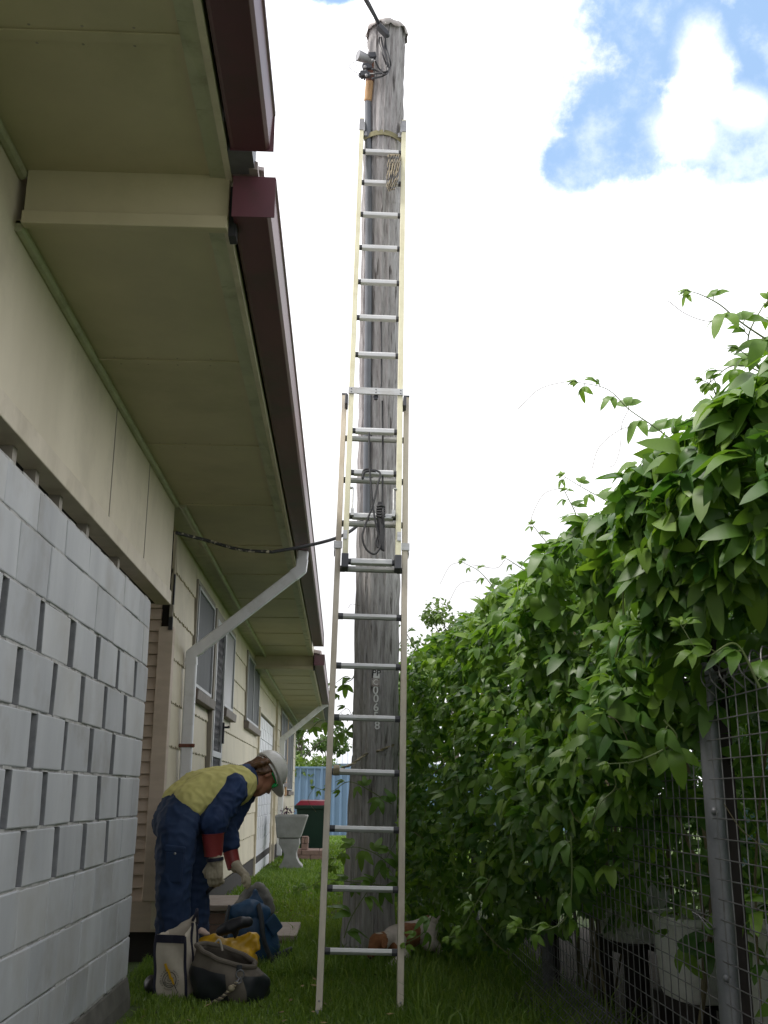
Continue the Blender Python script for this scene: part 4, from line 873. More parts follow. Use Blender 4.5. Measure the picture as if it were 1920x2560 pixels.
# gloves: red rubber cuffs under cream leather gloves with five bent fingers
def cuff(w, d, r0, r1, L, name='glove_cuff', mt='redcuff'):
    m = MB(); d = d.normalized(); m.tube([w-d*L*.5, w-d*L*.45, w+d*L*.5], [r0*1.05, r0, r1], 22); return m.build(name, mt, person, smooth=True)
dN = (wrN-elN).normalized(); dF = (wrF-elF).normalized()
cuff(c5(632, 815, 6.31), dN, .064, .052, .125); cuff(c5(783, 935, 6.68), dF, .046, .041, .10)
def glove(wr, d, side, palmn, L, curl, name):
    """palm block, four unequal fingers bending about their knuckles towards palmn, thumb off the side"""
    d = d.normalized(); palmn = (palmn-d*palmn.dot(d)).normalized(); side = d.cross(palmn).normalized()*side
    b = MB(); pc = wr+d*L*.30
    b.caps([(wr-d*.02, .036), (wr, .038)]); 
    for q in (-.026, -.009, .009, .026): b.caps([(wr+side*q*.7, .027), (wr+d*L*.50+side*q*1.15, .021)], n=10)
    for k, (q, ln) in enumerate(((.032, .42), (.011, .50), (-.011, .47), (-.032, .36))):
        p = wr+d*L*.52+side*q; a = 0; ch = [(p, .0155)]
        for j, fr in enumerate((.42, .33, .25)):
            a += curl[j]*(1+.12*k); dr = d*math.cos(a)+palmn*math.sin(a)+side*(q*.9*(1-j*.4)); p = p+dr.normalized()*(L*ln*fr); ch.append((p, .0145-.0012*j))
        b.caps(ch, n=10)
    p = wr+d*L*.14+side*.032; b.caps([(p, .021), (p+d*L*.20+side*.030+palmn*.015, .0175), (p+d*L*.36+side*.030+palmn*.035, .0145)], n=10)
    return remesh(b, name, 'glove', person, .0045, 2, disp=.004, dscale=.02)
glove(c5(648, 945, 6.30), V(.02, -.02, -1), -1, V(.2, .8, 0), .165, (.35, .55, .5), 'glove')
m = MB(); m.tube([c5(645, 918, 6.30), c5(647, 945, 6.30)], [.050, .050], 20); m.build('glove_band', 'navytape', person, smooth=True)
glove(c5(812, 985, 6.66), c5(905, 1075, 6.62)-c5(812, 985, 6.66), 1, V(-.3, -.2, -1), .15, (.25, .4, .4), 'glove')
m = MB(); m.tube([c5(790, 1000, 6.665), c5(808, 985, 6.665)], [.040, .040], 20); m.build('glove_band', 'navytape', person, smooth=True)
for q in (anN, anF):
    b = MB(); b.caps([(V(q.x-.02, q.y-.01, .05), .05), (V(q.x+.09, q.y+.06, .045), .046), (V(q.x+.15, q.y+.10, .036), .037)]); b.caps([(V(q.x-.01, q.y, .05), .052), (V(q.x-.01, q.y, .14), .052)]); remesh(b, 'boot', 'boot', person, .009, 3)
m = MB(); m.tube(bez([c5(650, 1130, 6.34), c5(620, 1150, 6.36), c5(580, 1195, 6.45), c5(575, 1250, 6.6)]), .013, 8, flat=.5); o = m.build('tool_strap', 'black', smooth=True); tag(o, 'dark strap gripped in the near glove beside the legs', 'strap')

# ================================================================== BAGS
def cb_(x, y, Y): return c5(x, y, Y)
bag = thing('canvas_tool_bag', 'tall cream canvas bag with navy edging and a glove safety emblem', 'bag', (-.88, 6.1, 0))
f0, f1 = V(-.955, 5.97, 0), V(-.792, 5.93, 0); bk = V(.055, .135, 0)
def lerp(a, b, t): return a+(b-a)*t
m = MB(); rows = 10; cols = 28; vs = []
def bagpt(t, z):                                     # t runs round the rectangular section
    c = [f0, f1, f1+bk, f0+bk]; k = int(t) % 4; fr = t-int(t); p = lerp(c[k], c[(k+1) % 4], fr); ctr = (f0+f1+bk)/2+f0*0
    ctr = (c[0]+c[2])/2; p = ctr+(p-ctr)*(1+.02*math.sin(z*9)); p.x += .006-.026*z/.31
    w = .004*math.sin(z*34+t*5)+.004*math.sin(z*17+t*9)
    d = (p-ctr).normalized(); return p+d*w+V(0, 0, z)
for i in range(rows+1):
    for j in range(cols):
        t = 4*j/cols; top = float(np.interp(t, [0, 1, 1.3, 2, 2.5, 3, 4], [.314, .314, .335, .415, .365, .318, .314]))+.004*math.sin(t*13)
        vs.append(bagpt(t, top*i/rows))
m.add(vs, [(i*cols+j, i*cols+(j+1) % cols, (i+1)*cols+(j+1) % cols, (i+1)*cols+j) for i in range(rows) for j in range(cols)]+[tuple(reversed(range(cols)))])
ob = m.build('bag_body', 'canvas', bag, smooth=True, angle=50); sm = ob.modifiers.new('s', 'SOLIDIFY'); sm.thickness = .004
m = MB(); ex = (f1-f0).normalized(); fn = V(ex.y, -ex.x, 0)
for i in range(8):
    a, c = bagpt(i/8*1.0, .296), bagpt((i+1)/8*1.0, .296); m.hexa([a+fn*.002+V(0, 0, -.02), c+fn*.002+V(0, 0, -.02), c+fn*.006+V(0, 0, -.02), a+fn*.006+V(0, 0, -.02), a+fn*.002+V(0, 0, .02), c+fn*.002+V(0, 0, .02), c+fn*.006+V(0, 0, .02), a+fn*.006+V(0, 0, .02)])
m.build('top_binding', 'navytape', bag)
for t in (0.0, 1.0, 1.5, 1.82):
    m = MB(); top = .31 if t < 1.2 else .37
    m.tube([bagpt(t, z)+fn*.003+V(.002 if t > 1.2 else 0, 0, 0) for z in np.linspace(.0, top, 16)], .0075, 6, flat=.6); m.build('edge_binding', 'navytape', bag, smooth=True)
m = MB(); m.tube(bez([bagpt(1.5, .38), bagpt(1.5, .38)+V(.02, .0, .045), bagpt(1.75, .40)+V(.015, 0, .03), bagpt(1.82, .36)+V(.01, 0, 0)]), .008, 8); m.build('carry_handle', 'navytape', bag, smooth=True)
# emblem: ring, hand, yellow bolt and lettering round it
ec = cb_(278, 1860, 6.0); 
pl_o = bagpt(.5, .10); ec = V(lerp(f0, f1, .48).x, lerp(f0, f1, .48).y, .098)+fn*.016
exu, ezu = ex, V(0, 0, 1)
em = MB(); em.tube([ec+exu*(.037*math.cos(t))+ezu*(.037*math.sin(t)) for t in np.linspace(0, 2*math.pi, 40)], .0018, 5, caps=False); e_ = em.build('emblem', 'ink', ob)
em = MB()
for path in (((-.02, .012), (-.026, -.004), (-.016, -.016), (.004, -.02), (.022, -.014)), ((-.03, -.012), (-.012, -.027), (.012, -.028), (.028, -.018)), ((-.018, .014), (-.006, .024), (.006, .014), (.016, .006), (.024, .012)), ((-.012, .0), (0, -.008), (.012, -.002))):
    em.tube(bez([ec+exu*a+ezu*b2+fn*.001 for a, b2 in path], 5), .0013, 5)
em.build('emblem_hand', 'ink', e_)
em = MB(); bolt = [(-.034, .075), (-.022, .080), (-.008, .050), (-.003, .052), (.012, .012), (.018, .014), (.030, -.022), (.020, -.020), (.008, .004), (.002, .001), (-.012, .040), (-.018, .038)]
em.prism([ec+exu*a+ezu*b2+fn*.001 for a, b2 in bolt], fn*.002); em.build('emblem_bolt', 'yellowvinyl', e_)
em = MB(); em.tube([ec+exu*.026+ezu*-.02+fn*.002, ec+exu*.052+ezu*-.062+fn*.002], .0014, 5); em.build('emblem_point', 'ink', e_)
def arc_text(s, a0, a1, r):
    for k, ch in enumerate(s):
        if ch == ' ': continue
        a = rad(a0+(a1-a0)*k/(len(s)-1)); rd = exu*math.cos(a)+ezu*math.sin(a); tg = exu*math.sin(a)-ezu*math.cos(a)
        text(ch, 'emblem_letter', 'ink', e_, ec+rd*r+fn*.001, tg, rd, .0105, .0004)
arc_text('SAFETY FIRST', 66, -42, .049); arc_text('WEAR', 160, 118, .049); 
def arc_text2(s, a0, a1, r):
    for k, ch in enumerate(s):
        a = rad(a0+(a1-a0)*k/(len(s)-1)); rd = exu*math.cos(a)+ezu*math.sin(a); tg = -(exu*math.sin(a)-ezu*math.cos(a))
        text(ch, 'emblem_letter', 'ink', e_, ec+rd*r+fn*.001, tg, -rd, .0105, .0004)
arc_text2('YOUR', 176, 218, .049); arc_text2('GLOVES', 240, 288, .049)

# round bucket bag
bc = V(-.553, 5.95, 0)
bb = thing('bucket_tool_bag', 'open round black and taupe tool bag with a rope collar and snap hook', 'bag', bc)
m = MB(); rows = 14; cols = 40; prof = [(.0, .175), (.02, .19), (.07, .198), (.12, .196), (.155, .182), (.18, .165), (.2, .152), (.215, .146)]
def bpt(a, i, off=0):
    t = i/rows; z = .215*t; r = np.interp(z, [p[0] for p in prof], [p[1] for p in prof])+off
    tilt = -.055*math.cos(a)*max(0, t-.3)/.7+.015*t*math.sin(a*1+.4)                  # mouth slopes down to the right
    wob = .010*math.sin(a*5+z*20)*(.4+.6*math.sin(math.pi*t))+.006*math.sin(a*9-z*37)
    return bc+V((r+wob)*math.cos(a)*1.03-.025*t*1.4, (r+wob)*math.sin(a)*.8, z+tilt)
vs = [bpt(2*math.pi*j/cols, i) for i in range(rows+1) for j in range(cols)]; fs = []; 
for i in range(rows):
    for j in range(cols):
        a = 2*math.pi*(j+.5)/cols; front = abs(((a-4.95+math.pi) % (2*math.pi))-math.pi) < .27
        mi = 1 if (i >= 10 or front) else 0
        m.add([vs[i*cols+j], vs[i*cols+(j+1) % cols], vs[(i+1)*cols+(j+1) % cols], vs[(i+1)*cols+j]], [(0, 1, 2, 3)], mi)
m.add([vs[j] for j in range(cols)], [tuple(reversed(range(cols)))], 0)
def weld(o):
    bm = bmesh.new(); bm.from_mesh(o.data); bmesh.ops.remove_doubles(bm, verts=bm.verts, dist=.0005); bmesh.ops.recalc_face_normals(bm, faces=bm.faces); bm.to_mesh(o.data); bm.free(); o.data.shade_smooth()
o = m.build('bag_body', ['vinyl', 'taupe'], bb); weld(o); sm = o.modifiers.new('s', 'SOLIDIFY'); sm.thickness = .008
m = MB(); m.tube([bpt(2*math.pi*j/40, rows, .002) for j in range(41)], .0135, 10, caps=False); m.build('rim', 'taupe', bb, smooth=True)
m = MB(); q = [bpt(2.1, rows)+V(0, 0, .012), bpt(2.0, rows)+V(.01, -.01, .03), bpt(1.9, rows)+V(.015, -.012, -.02)]; m.tube(bez(q), .006, 6); m.build('rim_tie', 'canvas', bb, smooth=True)
rp = bpt(5.12, 12, .022)
m = MB(); m.tube([rp+V(0, -.006, .03), rp+V(0, -.008, 0)], .014, 8, flat=.4); m.build('ring_tab', 'strap', bb, smooth=True)
ra, rb, rc = bpt(5.10, 11, .030), bpt(5.03, 9.3, .030), bpt(4.97, 8.2, .026)
m = MB(); m.tube([ra+V(.02*math.cos(t), -.004, .02*math.sin(t)) for t in np.linspace(0, 2*math.pi, 20)], .0032, 6, caps=False)
m.tube([ra+V(-.006, -.004, -.02), rb, rc], .005, 6); m.tube(bez([rb+V(.005, -.004, .01), rb+V(.012, -.006, -.012), rc+V(.004, -.006, -.006), rc+V(-.008, -.006, .008)]), .0038, 6)
m.build('snap_hook', 'steel', bb, smooth=True)
m = MB(); twist(m, [rc, bpt(4.88, 6.8, .024), bpt(4.78, 5.2, .02), bpt(4.66, 3.6, .018), bpt(4.5, 2.0, .018), bpt(4.3, .8, .018), bpt(4.1, .5, .02)], .0088)
k_ = bpt(4.83, 6.0, .024); m.ell(k_, V(.018, 0, 0), V(0, .013, 0), V(0, 0, .016), 10, 8)
m.build('tie_rope', ['rope', 'taupe'], bb, smooth=True)

# yellow vinyl sheet folded between the bags, with dark cover on top
b = MB(); b.ell(V(-.66, 6.46, .11), V(.20, 0, 0), V(0, .12, 0), V(0, 0, .13), 20, 12); b.ell(V(-.72, 6.44, .16), V(.12, 0, 0), V(0, .09, 0), V(0, 0, .10), 16, 10)
b.caps([(V(-.56, 6.46, .20), .05), (V(-.49, 6.45, .235), .035)]); b.caps([(V(-.50, 6.44, .25), .025), (V(-.475, 6.44, .22), .026), (V(-.462, 6.44, .185), .022)])
o = remesh(b, 'yellow_cover', 'yellowvinyl', None, .011, 3, disp=.035, dscale=.07); tag(o, 'crumpled yellow vinyl cover lying between the canvas bag and blue backpack', 'cover')
b = MB(); b.caps([(c5(690, 1490, 6.38), .030), (c5(760, 1455, 6.36), .036), (c5(850, 1420, 6.36), .036), (c5(905, 1415, 6.37), .028)]); b.caps([(c5(810, 1500, 6.36), .018), (c5(800, 1540, 6.36), .010)])
o = remesh(b, 'rubber_sleeve', 'black', None, .008, 3, disp=.012, dscale=.06); tag(o, 'black rubber sleeve lying on the yellow vinyl cover', 'sleeve')
b = MB(); b.caps([(c5(540, 1490, 6.33), .02), (c5(570, 1500, 6.33), .016), (c5(600, 1512, 6.33), .007)]); o = remesh(b, 'cloth_rag', 'lining', None, .006, 2, disp=.012, dscale=.03); tag(o, 'pale pink rag poking out beside the canvas bag', 'rag')
# blue backpack
bp2 = thing('blue_backpack', 'dark blue backpack slumped on the grass with a grey lid', 'backpack', (-.53, 6.95, 0))
b = MB(); b.ell(V(-.555, 6.98, .16), V(.165, .03, 0), V(-.02, .12, 0), V(0, 0, .19), 20, 14); b.ell(V(-.53, 6.98, .12), V(.17, .03, 0), V(0, .12, 0), V(0, 0, .13), 20, 12)
b.caps([(V(-.64, 6.93, .32), .06), (V(-.55, 6.94, .345), .062), (V(-.48, 6.97, .31), .055)]); b.caps([(V(-.42, 7.0, .12), .055), (V(-.435, 7.0, .24), .045)])
remesh(b, 'pack_body', 'bluebag', bp2, .011, 3, disp=.030, dscale=.09)
b = MB(); b.caps([(V(-.63, 7.03, .36), .035), (V(-.565, 7.04, .45), .03), (V(-.525, 7.05, .475), .026), (V(-.47, 7.06, .43), .03), (V(-.43, 7.06, .33), .03)]); b.ell(V(-.535, 7.05, .37), V(.08, 0, 0), V(0, .03, 0), V(0, 0, .09), 14, 8)
remesh(b, 'lid', 'greybag', bp2, .009, 2, disp=.03, dscale=.05)
b = MB(); b.caps([(V(-.565, 7.0, .36), .022), (V(-.53, 6.99, .44), .02), (V(-.49, 6.99, .37), .022)]); b.ell(V(-.53, 6.985, .375), V(.05, 0, 0), V(0, .025, 0), V(0, 0, .05), 12, 8); remesh(b, 'flap', 'bluebag', bp2, .009, 2, disp=.015, dscale=.05)
for pth, w in (((V(-.68, 6.92, .36), V(-.69, 6.86, .28), V(-.685, 6.84, .16), V(-.67, 6.86, .05)), .022), ((V(-.50, 6.90, .37), V(-.475, 6.85, .30), V(-.455, 6.83, .18), V(-.40, 6.83, .06), V(-.38, 6.84, .03)), .026)):
    m = MB(); m.tube(bez(pth), w, 10, flat=.5); m.build('shoulder_strap', 'strap', bp2, smooth=True)
m = MB(); m.obox(V(-.335, 6.95, .085), V(.05, .02, .018), V(-.01, .02, 0), V(0, 0, .022)); m.obox(V(-.40, 6.95, .06), V(.05, .02, .012), V(-.01, .02, 0), V(0, 0, .018)); m.build('hip_strap', 'strap', bp2, bevel=.008)
m = MB(); m.obox(V(-.405, 6.93, .255), V(.028, .01, -.04), V(-.006, .02, 0), V(.03, 0, .03)); m.build('side_flap', 'bluebag', bp2, bevel=.01)
b = MB(); b.caps([(V(-1.0, 6.12, .05), .045), (V(-.985, 6.07, .045), .045)]); o = remesh(b, 'rubber_pouch', 'black', None, .009, 3); tag(o, 'black rounded pouch on the grass behind the canvas bag', 'pouch')

# ================================================================== STEPS, TUB, BIN
def bricks(m, x0, x1, y0, y1, z0, z1, ch=.078, bl=.23):
    r = 0; z = z0
    while z < z1-.01:
        t = min(z+ch, z1)-.006; x = x0-(bl/2 if r % 2 else 0)
        while x < x1-.01:
            a, c = max(x, x0), min(x+bl-.008, x1)
            if c-a > .02: m.box(a, c, y0+random.uniform(-.002, .002), y1, z, t)
            x += bl
        z += ch; r += 1
st = thing('entry_steps', 'salmon brick door steps with a grey slab top beside the blue backpack', 'steps', (-.7, 8.1, 0))
m = MB(); bricks(m, -1.14, -.66, 7.82, 8.5, 0, .245); m.build('brick_base', 'brick', st, bevel=.004)
m = MB(); m.box(-1.135, -.665, 7.83, 8.49, .0, .24); m.build('mortar_core', 'mortar', st)
m = MB(); m.box(-1.15, -.64, 7.79, 8.55, .245, .285); m.build('top_slab', 'slab', st, bevel=.006)
m = MB(); bricks(m, -.66, -.305, 7.76, 8.5, 0, .06); m.build('lower_course', 'brick', st, bevel=.004)
m = MB(); m.box(-.655, -.29, 7.74, 8.52, .06, .095); m.build('lower_slab', 'slab', st, bevel=.006)
MB.K = 1.08
m = MB(); bricks(m, -.80, -.28, 18.6, 19.3, -.06, .12, .1, .3); bricks(m, -.66, -.54, 18.7, 18.95, .12, .34, .1, .12); o = m.build('brick_step', 'brick', bevel=.006); tag(o, 'low brick step beside the wheelie bin at the far door', 'steps')
MB.K = 1.055
tb = thing('laundry_tub', 'grey concrete laundry tub on a waisted pedestal against the house', 'tub', (-.72, 16.2, -.03))
m = MB(); zt, zb_ = .735, .41
m.hexa([(-.93, 16.03, zb_), (-.585, 16.03, zb_), (-.585, 16.48, zb_), (-.93, 16.48, zb_), (-.965, 15.98, zt), (-.482, 15.98, zt), (-.482, 16.55, zt), (-.965, 16.55, zt)])
m.build('basin', 'tubcon', tb, bevel=.02)
m = MB(); pr = [(-.885, -.03), (-.545, -.03), (-.55, .02), (-.60, .07), (-.635, .14), (-.64, .2), (-.615, .27), (-.595, .33), (-.60, .405), (-.90, .405), (-.90, .33), (-.86, .27), (-.82, .2), (-.82, .14), (-.845, .07), (-.885, .02)]
m.prism([(x, 16.05, z) for x, z in pr], (0, .4, 0)); m.build('pedestal', 'tubcon', tb, bevel=.008)
m = MB(); m.box(-.93, -.52, 16.0, 16.1, zt, zt+.012); m.build('rim', 'tubcon', tb, bevel=.004)
pp = thing('potted_plant', 'small purple leaved plant standing in the concrete tub', 'plant', (-.80, 16.25, .74))
m = MB()
for k in range(60):
    c = V(-.80+random.gauss(0, .05), 16.2+random.gauss(0, .05), .78+random.gauss(0, .03)); a = V(random.gauss(0, 1), random.gauss(0, 1), random.gauss(0, 1)).normalized()*.022; b2 = a.cross(V(0, 0, 1)).normalized()*.014; m.add([c-a, c+b2, c+a, c-b2], [(0, 1, 2, 3)])
m.build('foliage', 'purple', pp)
m = MB(); m.tube([V(-.80+.07*math.cos(t), 16.2, .76+.07*math.sin(t)) for t in np.linspace(0, math.pi, 12)], .006, 6); m.tube([V(-.80, 16.2, .72), V(-.80, 16.2, .78)], .01, 6); m.build('wire_handle', 'darkcap', pp, smooth=True)
MB.K = 1.08
bn = thing('wheelie_bin', 'dark green wheelie bin with a red lid in front of the blue fence', 'bin', (-.45, 20.9, -.06))
x0, x1, zt, g0 = -.86, -.21, .86, -.06
m = MB(); m.hexa([(x0+.11, 20.75, g0+.05), (x1-.11, 20.75, g0+.05), (x1-.11, 21.2, g0+.05), (x0+.11, 21.2, g0+.05), (x0+.02, 20.6, zt-.08), (x1-.02, 20.6, zt-.08), (x1-.02, 21.25, zt-.08), (x0+.02, 21.25, zt-.08)]); m.build('bin_body', 'binbody', bn, bevel=.03)
m = MB(); m.hexa([(x0-.01, 20.56, zt-.10), (x1+.01, 20.56, zt-.10), (x1+.01, 21.28, zt-.10), (x0-.01, 21.28, zt-.10), (x0-.02, 20.55, zt-.03), (x1+.02, 20.55, zt-.03), (x1+.02, 21.3, zt-.03), (x0-.02, 21.3, zt-.03)]); m.build('bin_rim', 'binbody', bn, bevel=.015)
m = MB(); m.hexa([(x0, 20.56, zt-.03), (x1, 20.56, zt-.03), (x1, 21.26, zt-.03), (x0, 21.26, zt-.03), (x0+.08, 20.66, zt+.05), (x1-.08, 20.66, zt+.05), (x1-.08, 21.22, zt+.07), (x0+.08, 21.22, zt+.07)]); m.build('bin_lid', 'binlid', bn, bevel=.02)
for xq in (x0+.13, x1-.16):
    m = MB(); m.tube([V(xq-.03, 21.25, g0+.1), V(xq+.03, 21.25, g0+.1)], .1, 18); m.build('wheel', 'black', bn, smooth=True)

MB.K = 1.0
# ================================================================== BACK FENCE, NEIGHBOURS, TREES
YF = 33.5; fz0, fz1 = GZ(33)-.05, 1.83
fe = thing('blue_fence', 'blue ribbed steel fence across the back of the yard', 'fence', (0, YF, fz0))
for k in range(4):
    xa = -3.2+k*2.6; xb = xa+2.6; m = MB(); pts = []; x = xa
    while x < xb-.02:
        for dx, dy in ((0, 0), (.13, 0), (.15, -.035), (.19, -.035), (.21, 0)):
            if x+dx <= xb: pts.append((x+dx, YF+dy))
        x += .22
    vs = []; 
    for px_, py_ in pts: vs += [(px_, py_, fz0), (px_, py_, fz1)]
    m.add(vs, [(2*i, 2*i+2, 2*i+3, 2*i+1) for i in range(len(pts)-1)]); o = m.build('fence_panel', 'bluefence', fe); sm = o.modifiers.new('s', 'SOLIDIFY'); sm.thickness = .004
    m = MB(); m.box(xa, xb, YF-.05, YF+.03, fz1-.03, fz1+.03); m.build('top_rail', 'bluefence', fe, bevel=.004)
    m = MB(); m.box(xb-.03, xb+.03, YF-.055, YF+.035, fz0, fz1+.035); m.build('fence_post', 'bluefence', fe, bevel=.004)
nh = thing('neighbour_house', 'pale roofed neighbour house showing above the blue fence', 'house', (4, 46, -.3))
a = atY(826, 1912, 44); b = atY(905, 1862, 47); 
m = MB(); m.box(a.x+.4, a.x+12, 44.6, 54, -.3, a.z); m.build('wall', 'paleroof', nh)
m = MB(); m.box(a.x-.3, a.x+12.5, 43.9, 44.1, a.z-.25, a.z+.05); m.box(a.x-.3, a.x-.1, 44.1, 55, a.z-.25, a.z+.05); m.build('gutter', 'roofblue', nh)
rz = a.z+2.2
m = MB(); m.add([(a.x-.2, 44, a.z), (a.x+12.4, 44, a.z), (a.x+12.4, 49, rz), (a.x+3.4, 49, rz), (a.x-.2, 55, a.z)], [(0, 1, 2, 3), (0, 3, 4)])
for k in range(56):
    x = a.x+k*.22; t = min(1, max(0, (x-a.x+.2)/3.6)); m.bar(V(x, 44, a.z+.03), V(x, 44+5*t, a.z+.03+(rz-a.z)*t), .06, .05)
m.build('roof', 'paleroof', nh)
m = MB(); m.box(a.x-.55, a.x-.38, 44.0, 44.2, a.z-.6, a.z+.02); m.build('fascia_end', 'brick', nh)

LT = []                                               # leaf template
def leaf_template(lobes, seg=4):
    vs, fs = [], []
    for ang, ln, wd in lobes:
        ca, sa = math.cos(ang), math.sin(ang); o = len(vs)
        for i in range(seg+1):
            t = i/seg; w = wd*math.sin(math.pi*min(1, (t*.95+.05)**.9))**.62 if t < 1 else .0
            f = ln*t; dz = .16*ln*t-.80*ln*t*t+.05*math.sin(t*6+ang*3)
            for s in (-1, 0, 1):
                lx_, ly_ = w*s, f; z_ = dz+(.16*abs(w*s) if s else 0)
                vs.append((lx_*ca+ly_*sa, -lx_*sa+ly_*ca, z_))
        for i in range(seg):
            for s in (0, 1): a = o+i*3+s; fs.append((a, a+1, a+4, a+3))
    return np.array(vs), np.array(fs)
LV3, LF3 = leaf_template([(0, 1.0, .25), (.98, .84, .215), (-.98, .84, .215)], 6)
LV1, LF1 = leaf_template([(0, 1.0, .30)], 3)
def place(tmpl, pos, fwd, nor, size):
    pos, fwd, nor = np.asarray(pos), np.asarray(fwd), np.asarray(nor)
    fwd = fwd/np.linalg.norm(fwd, axis=1)[:, None]; nor = nor-fwd*(nor*fwd).sum(1)[:, None]; nor = nor/np.maximum(1e-6, np.linalg.norm(nor, axis=1))[:, None]; sd = np.cross(fwd, nor)
    t = tmpl[None]*np.asarray(size)[:, None, None]
    return pos[:, None]+t[:, :, 0:1]*sd[:, None]+t[:, :, 1:2]*fwd[:, None]+t[:, :, 2:3]*nor[:, None]
def leaf_mesh(name, sets, m, parent=None, F=LF3):
    vv, qq, tt, o = [], [], [], 0
    for P, tone, F_ in sets:
        n, k = P.shape[:2]; vv.append(P.reshape(-1, 3)); qq.append((F_[None]+(np.arange(n)*k)[:, None, None]).reshape(-1, 4)+o); tt.append(np.repeat(tone, k)); o += n*k
    og = ORG[parent.name] if parent else V(0, 0, 0); vts = np.concatenate(vv)-np.array(og)
    ob = np_mesh(name, vts, np.concatenate(qq), np.clip(np.concatenate(tt), 0, 1), m)
    if parent: ob.parent = parent; ORG[ob.name] = og.copy()
    return ob
def tree(name, label, base, h, r, n, ls, trunk, clumps=14, group=None, crown_lo=.3, tone0=.35):
    t = thing(name, label, 'tree', base, group); B = Vector(base); m = MB()
    m.tube([B, B+V(.05*h*.2, 0, h*.3), B+V(.02*h, 0, h*.85)], [trunk, trunk*.75, trunk*.15], 9)
    cs = []
    for k in range(clumps):
        a = random.uniform(0, 6.28); zf = random.uniform(crown_lo, .98); rr = r*math.sqrt(random.uniform(.05, 1))*(1-.45*abs(zf-.6)/.4)
        c = B+V(rr*math.cos(a), rr*math.sin(a), h*zf); cs.append((c, r*random.uniform(.22, .42))); m.tube([B+V(0, 0, h*min(.8, zf*.65)), (B+V(0, 0, h*zf*.8)+c)/2, c], [trunk*.35, trunk*.22, trunk*.06], 5)
    m.build('trunk', 'bark', t, smooth=True)
    pos = []; 
    for c, q in cs:
        d = rng.normal(size=(n//clumps, 3)); d /= np.linalg.norm(d, axis=1)[:, None]; pos.append(np.array(c)+d*q*(rng.uniform(.2, 1, (len(d), 1))**.5)*np.array([1, 1, .75]))
    pos = np.concatenate(pos); k = len(pos); fw = rng.normal(size=(k, 3))+np.array([0, 0, -.4]); no = rng.normal(size=(k, 3))*.6+np.array([0, 0, 1.0])
    leaf_mesh('crown', [(place(LV1, pos, fw, no, rng.uniform(.6, 1.2, k)*ls), rng.beta(2, 3, k)*.8+tone0-.3, LF1)], 'treeleaf', t)
p_ = lambda X, Y: (X, Y, GZ(Y))
tree('bushy_tree', 'bushy green tree just beyond the blue fence', p_(-2.6, 37), 4.6, 1.9, 5200, .15, .12, 18)
tree('slender_gum', 'thin grey leaved gum tree further behind the blue fence', p_(-2.2, 56), 7.2, 2.2, 2600, .20, .12, 14, crown_lo=.5, tone0=.2)
tree('low_shrub', 'yellow green shrub touching the top of the blue fence', p_(-1.1, 35), 2.25, 1.5, 2600, .13, .06, 12, crown_lo=.5, tone0=.75)
tree('sparse_gum', 'sparse gum tree showing over the vine by the pole', p_(2.55, 24), 5.5, 1.2, 1500, .11, .07, 12, crown_lo=.45, tone0=.5)
tree('distant_tree', 'far grey green tree above the neighbour roof', p_(-.9, 62), 4.6, 1.9, 1800, .20, .12, 10, crown_lo=.4, tone0=.2)
m = MB(); m.box(3.1, 3.2, 1.0, 9.0, 0, 2.15); o = thing('garden_shed', 'teal sheet metal shed glimpsed behind the wire fence and vine', 'shed', (3.6, 4, 0)); m.build('side_wall', 'shed', o)
m = MB(); m.hexa([(3.0, .9, 2.15), (3.25, .9, 2.15), (3.25, 9.1, 2.15), (3.0, 9.1, 2.15), (3.0, .9, 2.21), (3.25, .9, 2.25), (3.25, 9.1, 2.25), (3.0, 9.1, 2.21)]); m.box(3.2, 6, 1, 9, 0, 2.14); m.build('roof_edge', 'paleroof', o)
# ================================================================== WIRE FENCE AND PLANTERS
FX = 1.1
PA = atX(1785, 1985, FX).y
fn_ = thing('wire_fence', 'welded wire mesh fence on galvanised pipe posts along the vine', 'fence', (FX, PA, 0))
ztop = atX(1750, 1660, FX).z
for yq, zt in ((PA, ztop), (5.85, ztop-.06), (8.9, ztop-.05), (.4, ztop)):
    m = MB(); m.tube([V(FX, yq, -.05), V(FX, yq, zt-.05)], .030, 16); o = m.build('fence_post', 'steel', fn_, smooth=True)
    m = MB(); m.tube([V(FX, yq, zt-.065), V(FX, yq, zt-.03), V(FX, yq, zt-.028), V(FX, yq, zt-.008), V(FX, yq, zt)], [.035, .035, .028, .018, .006], 16); m.build('post_cap', 'steel', o, smooth=True)
    m = MB()
    for z in (zt-.13, 1.0, .55, .2): m.ell(V(FX-.012, yq-.03, z), V(.012, 0, 0), V(0, .012, 0), V(0, 0, .012), 10, 6); m.tube([V(FX-.012, yq-.03, z), V(FX-.012, yq-.05, z)], .006, 6)
    m.build('post_bolt', 'steel', o, smooth=True)
m = MB(); m.box(FX+.035, FX+.075, PA+.02, PA+.07, -.05, 1.75); m.build('backing_post', 'darkpost', fn_, bevel=.003)
m = MB(); m.box(FX+.035, FX+.07, 5.88, 5.93, -.05, 1.5); m.build('backing_post', 'darkpost', fn_, bevel=.003)
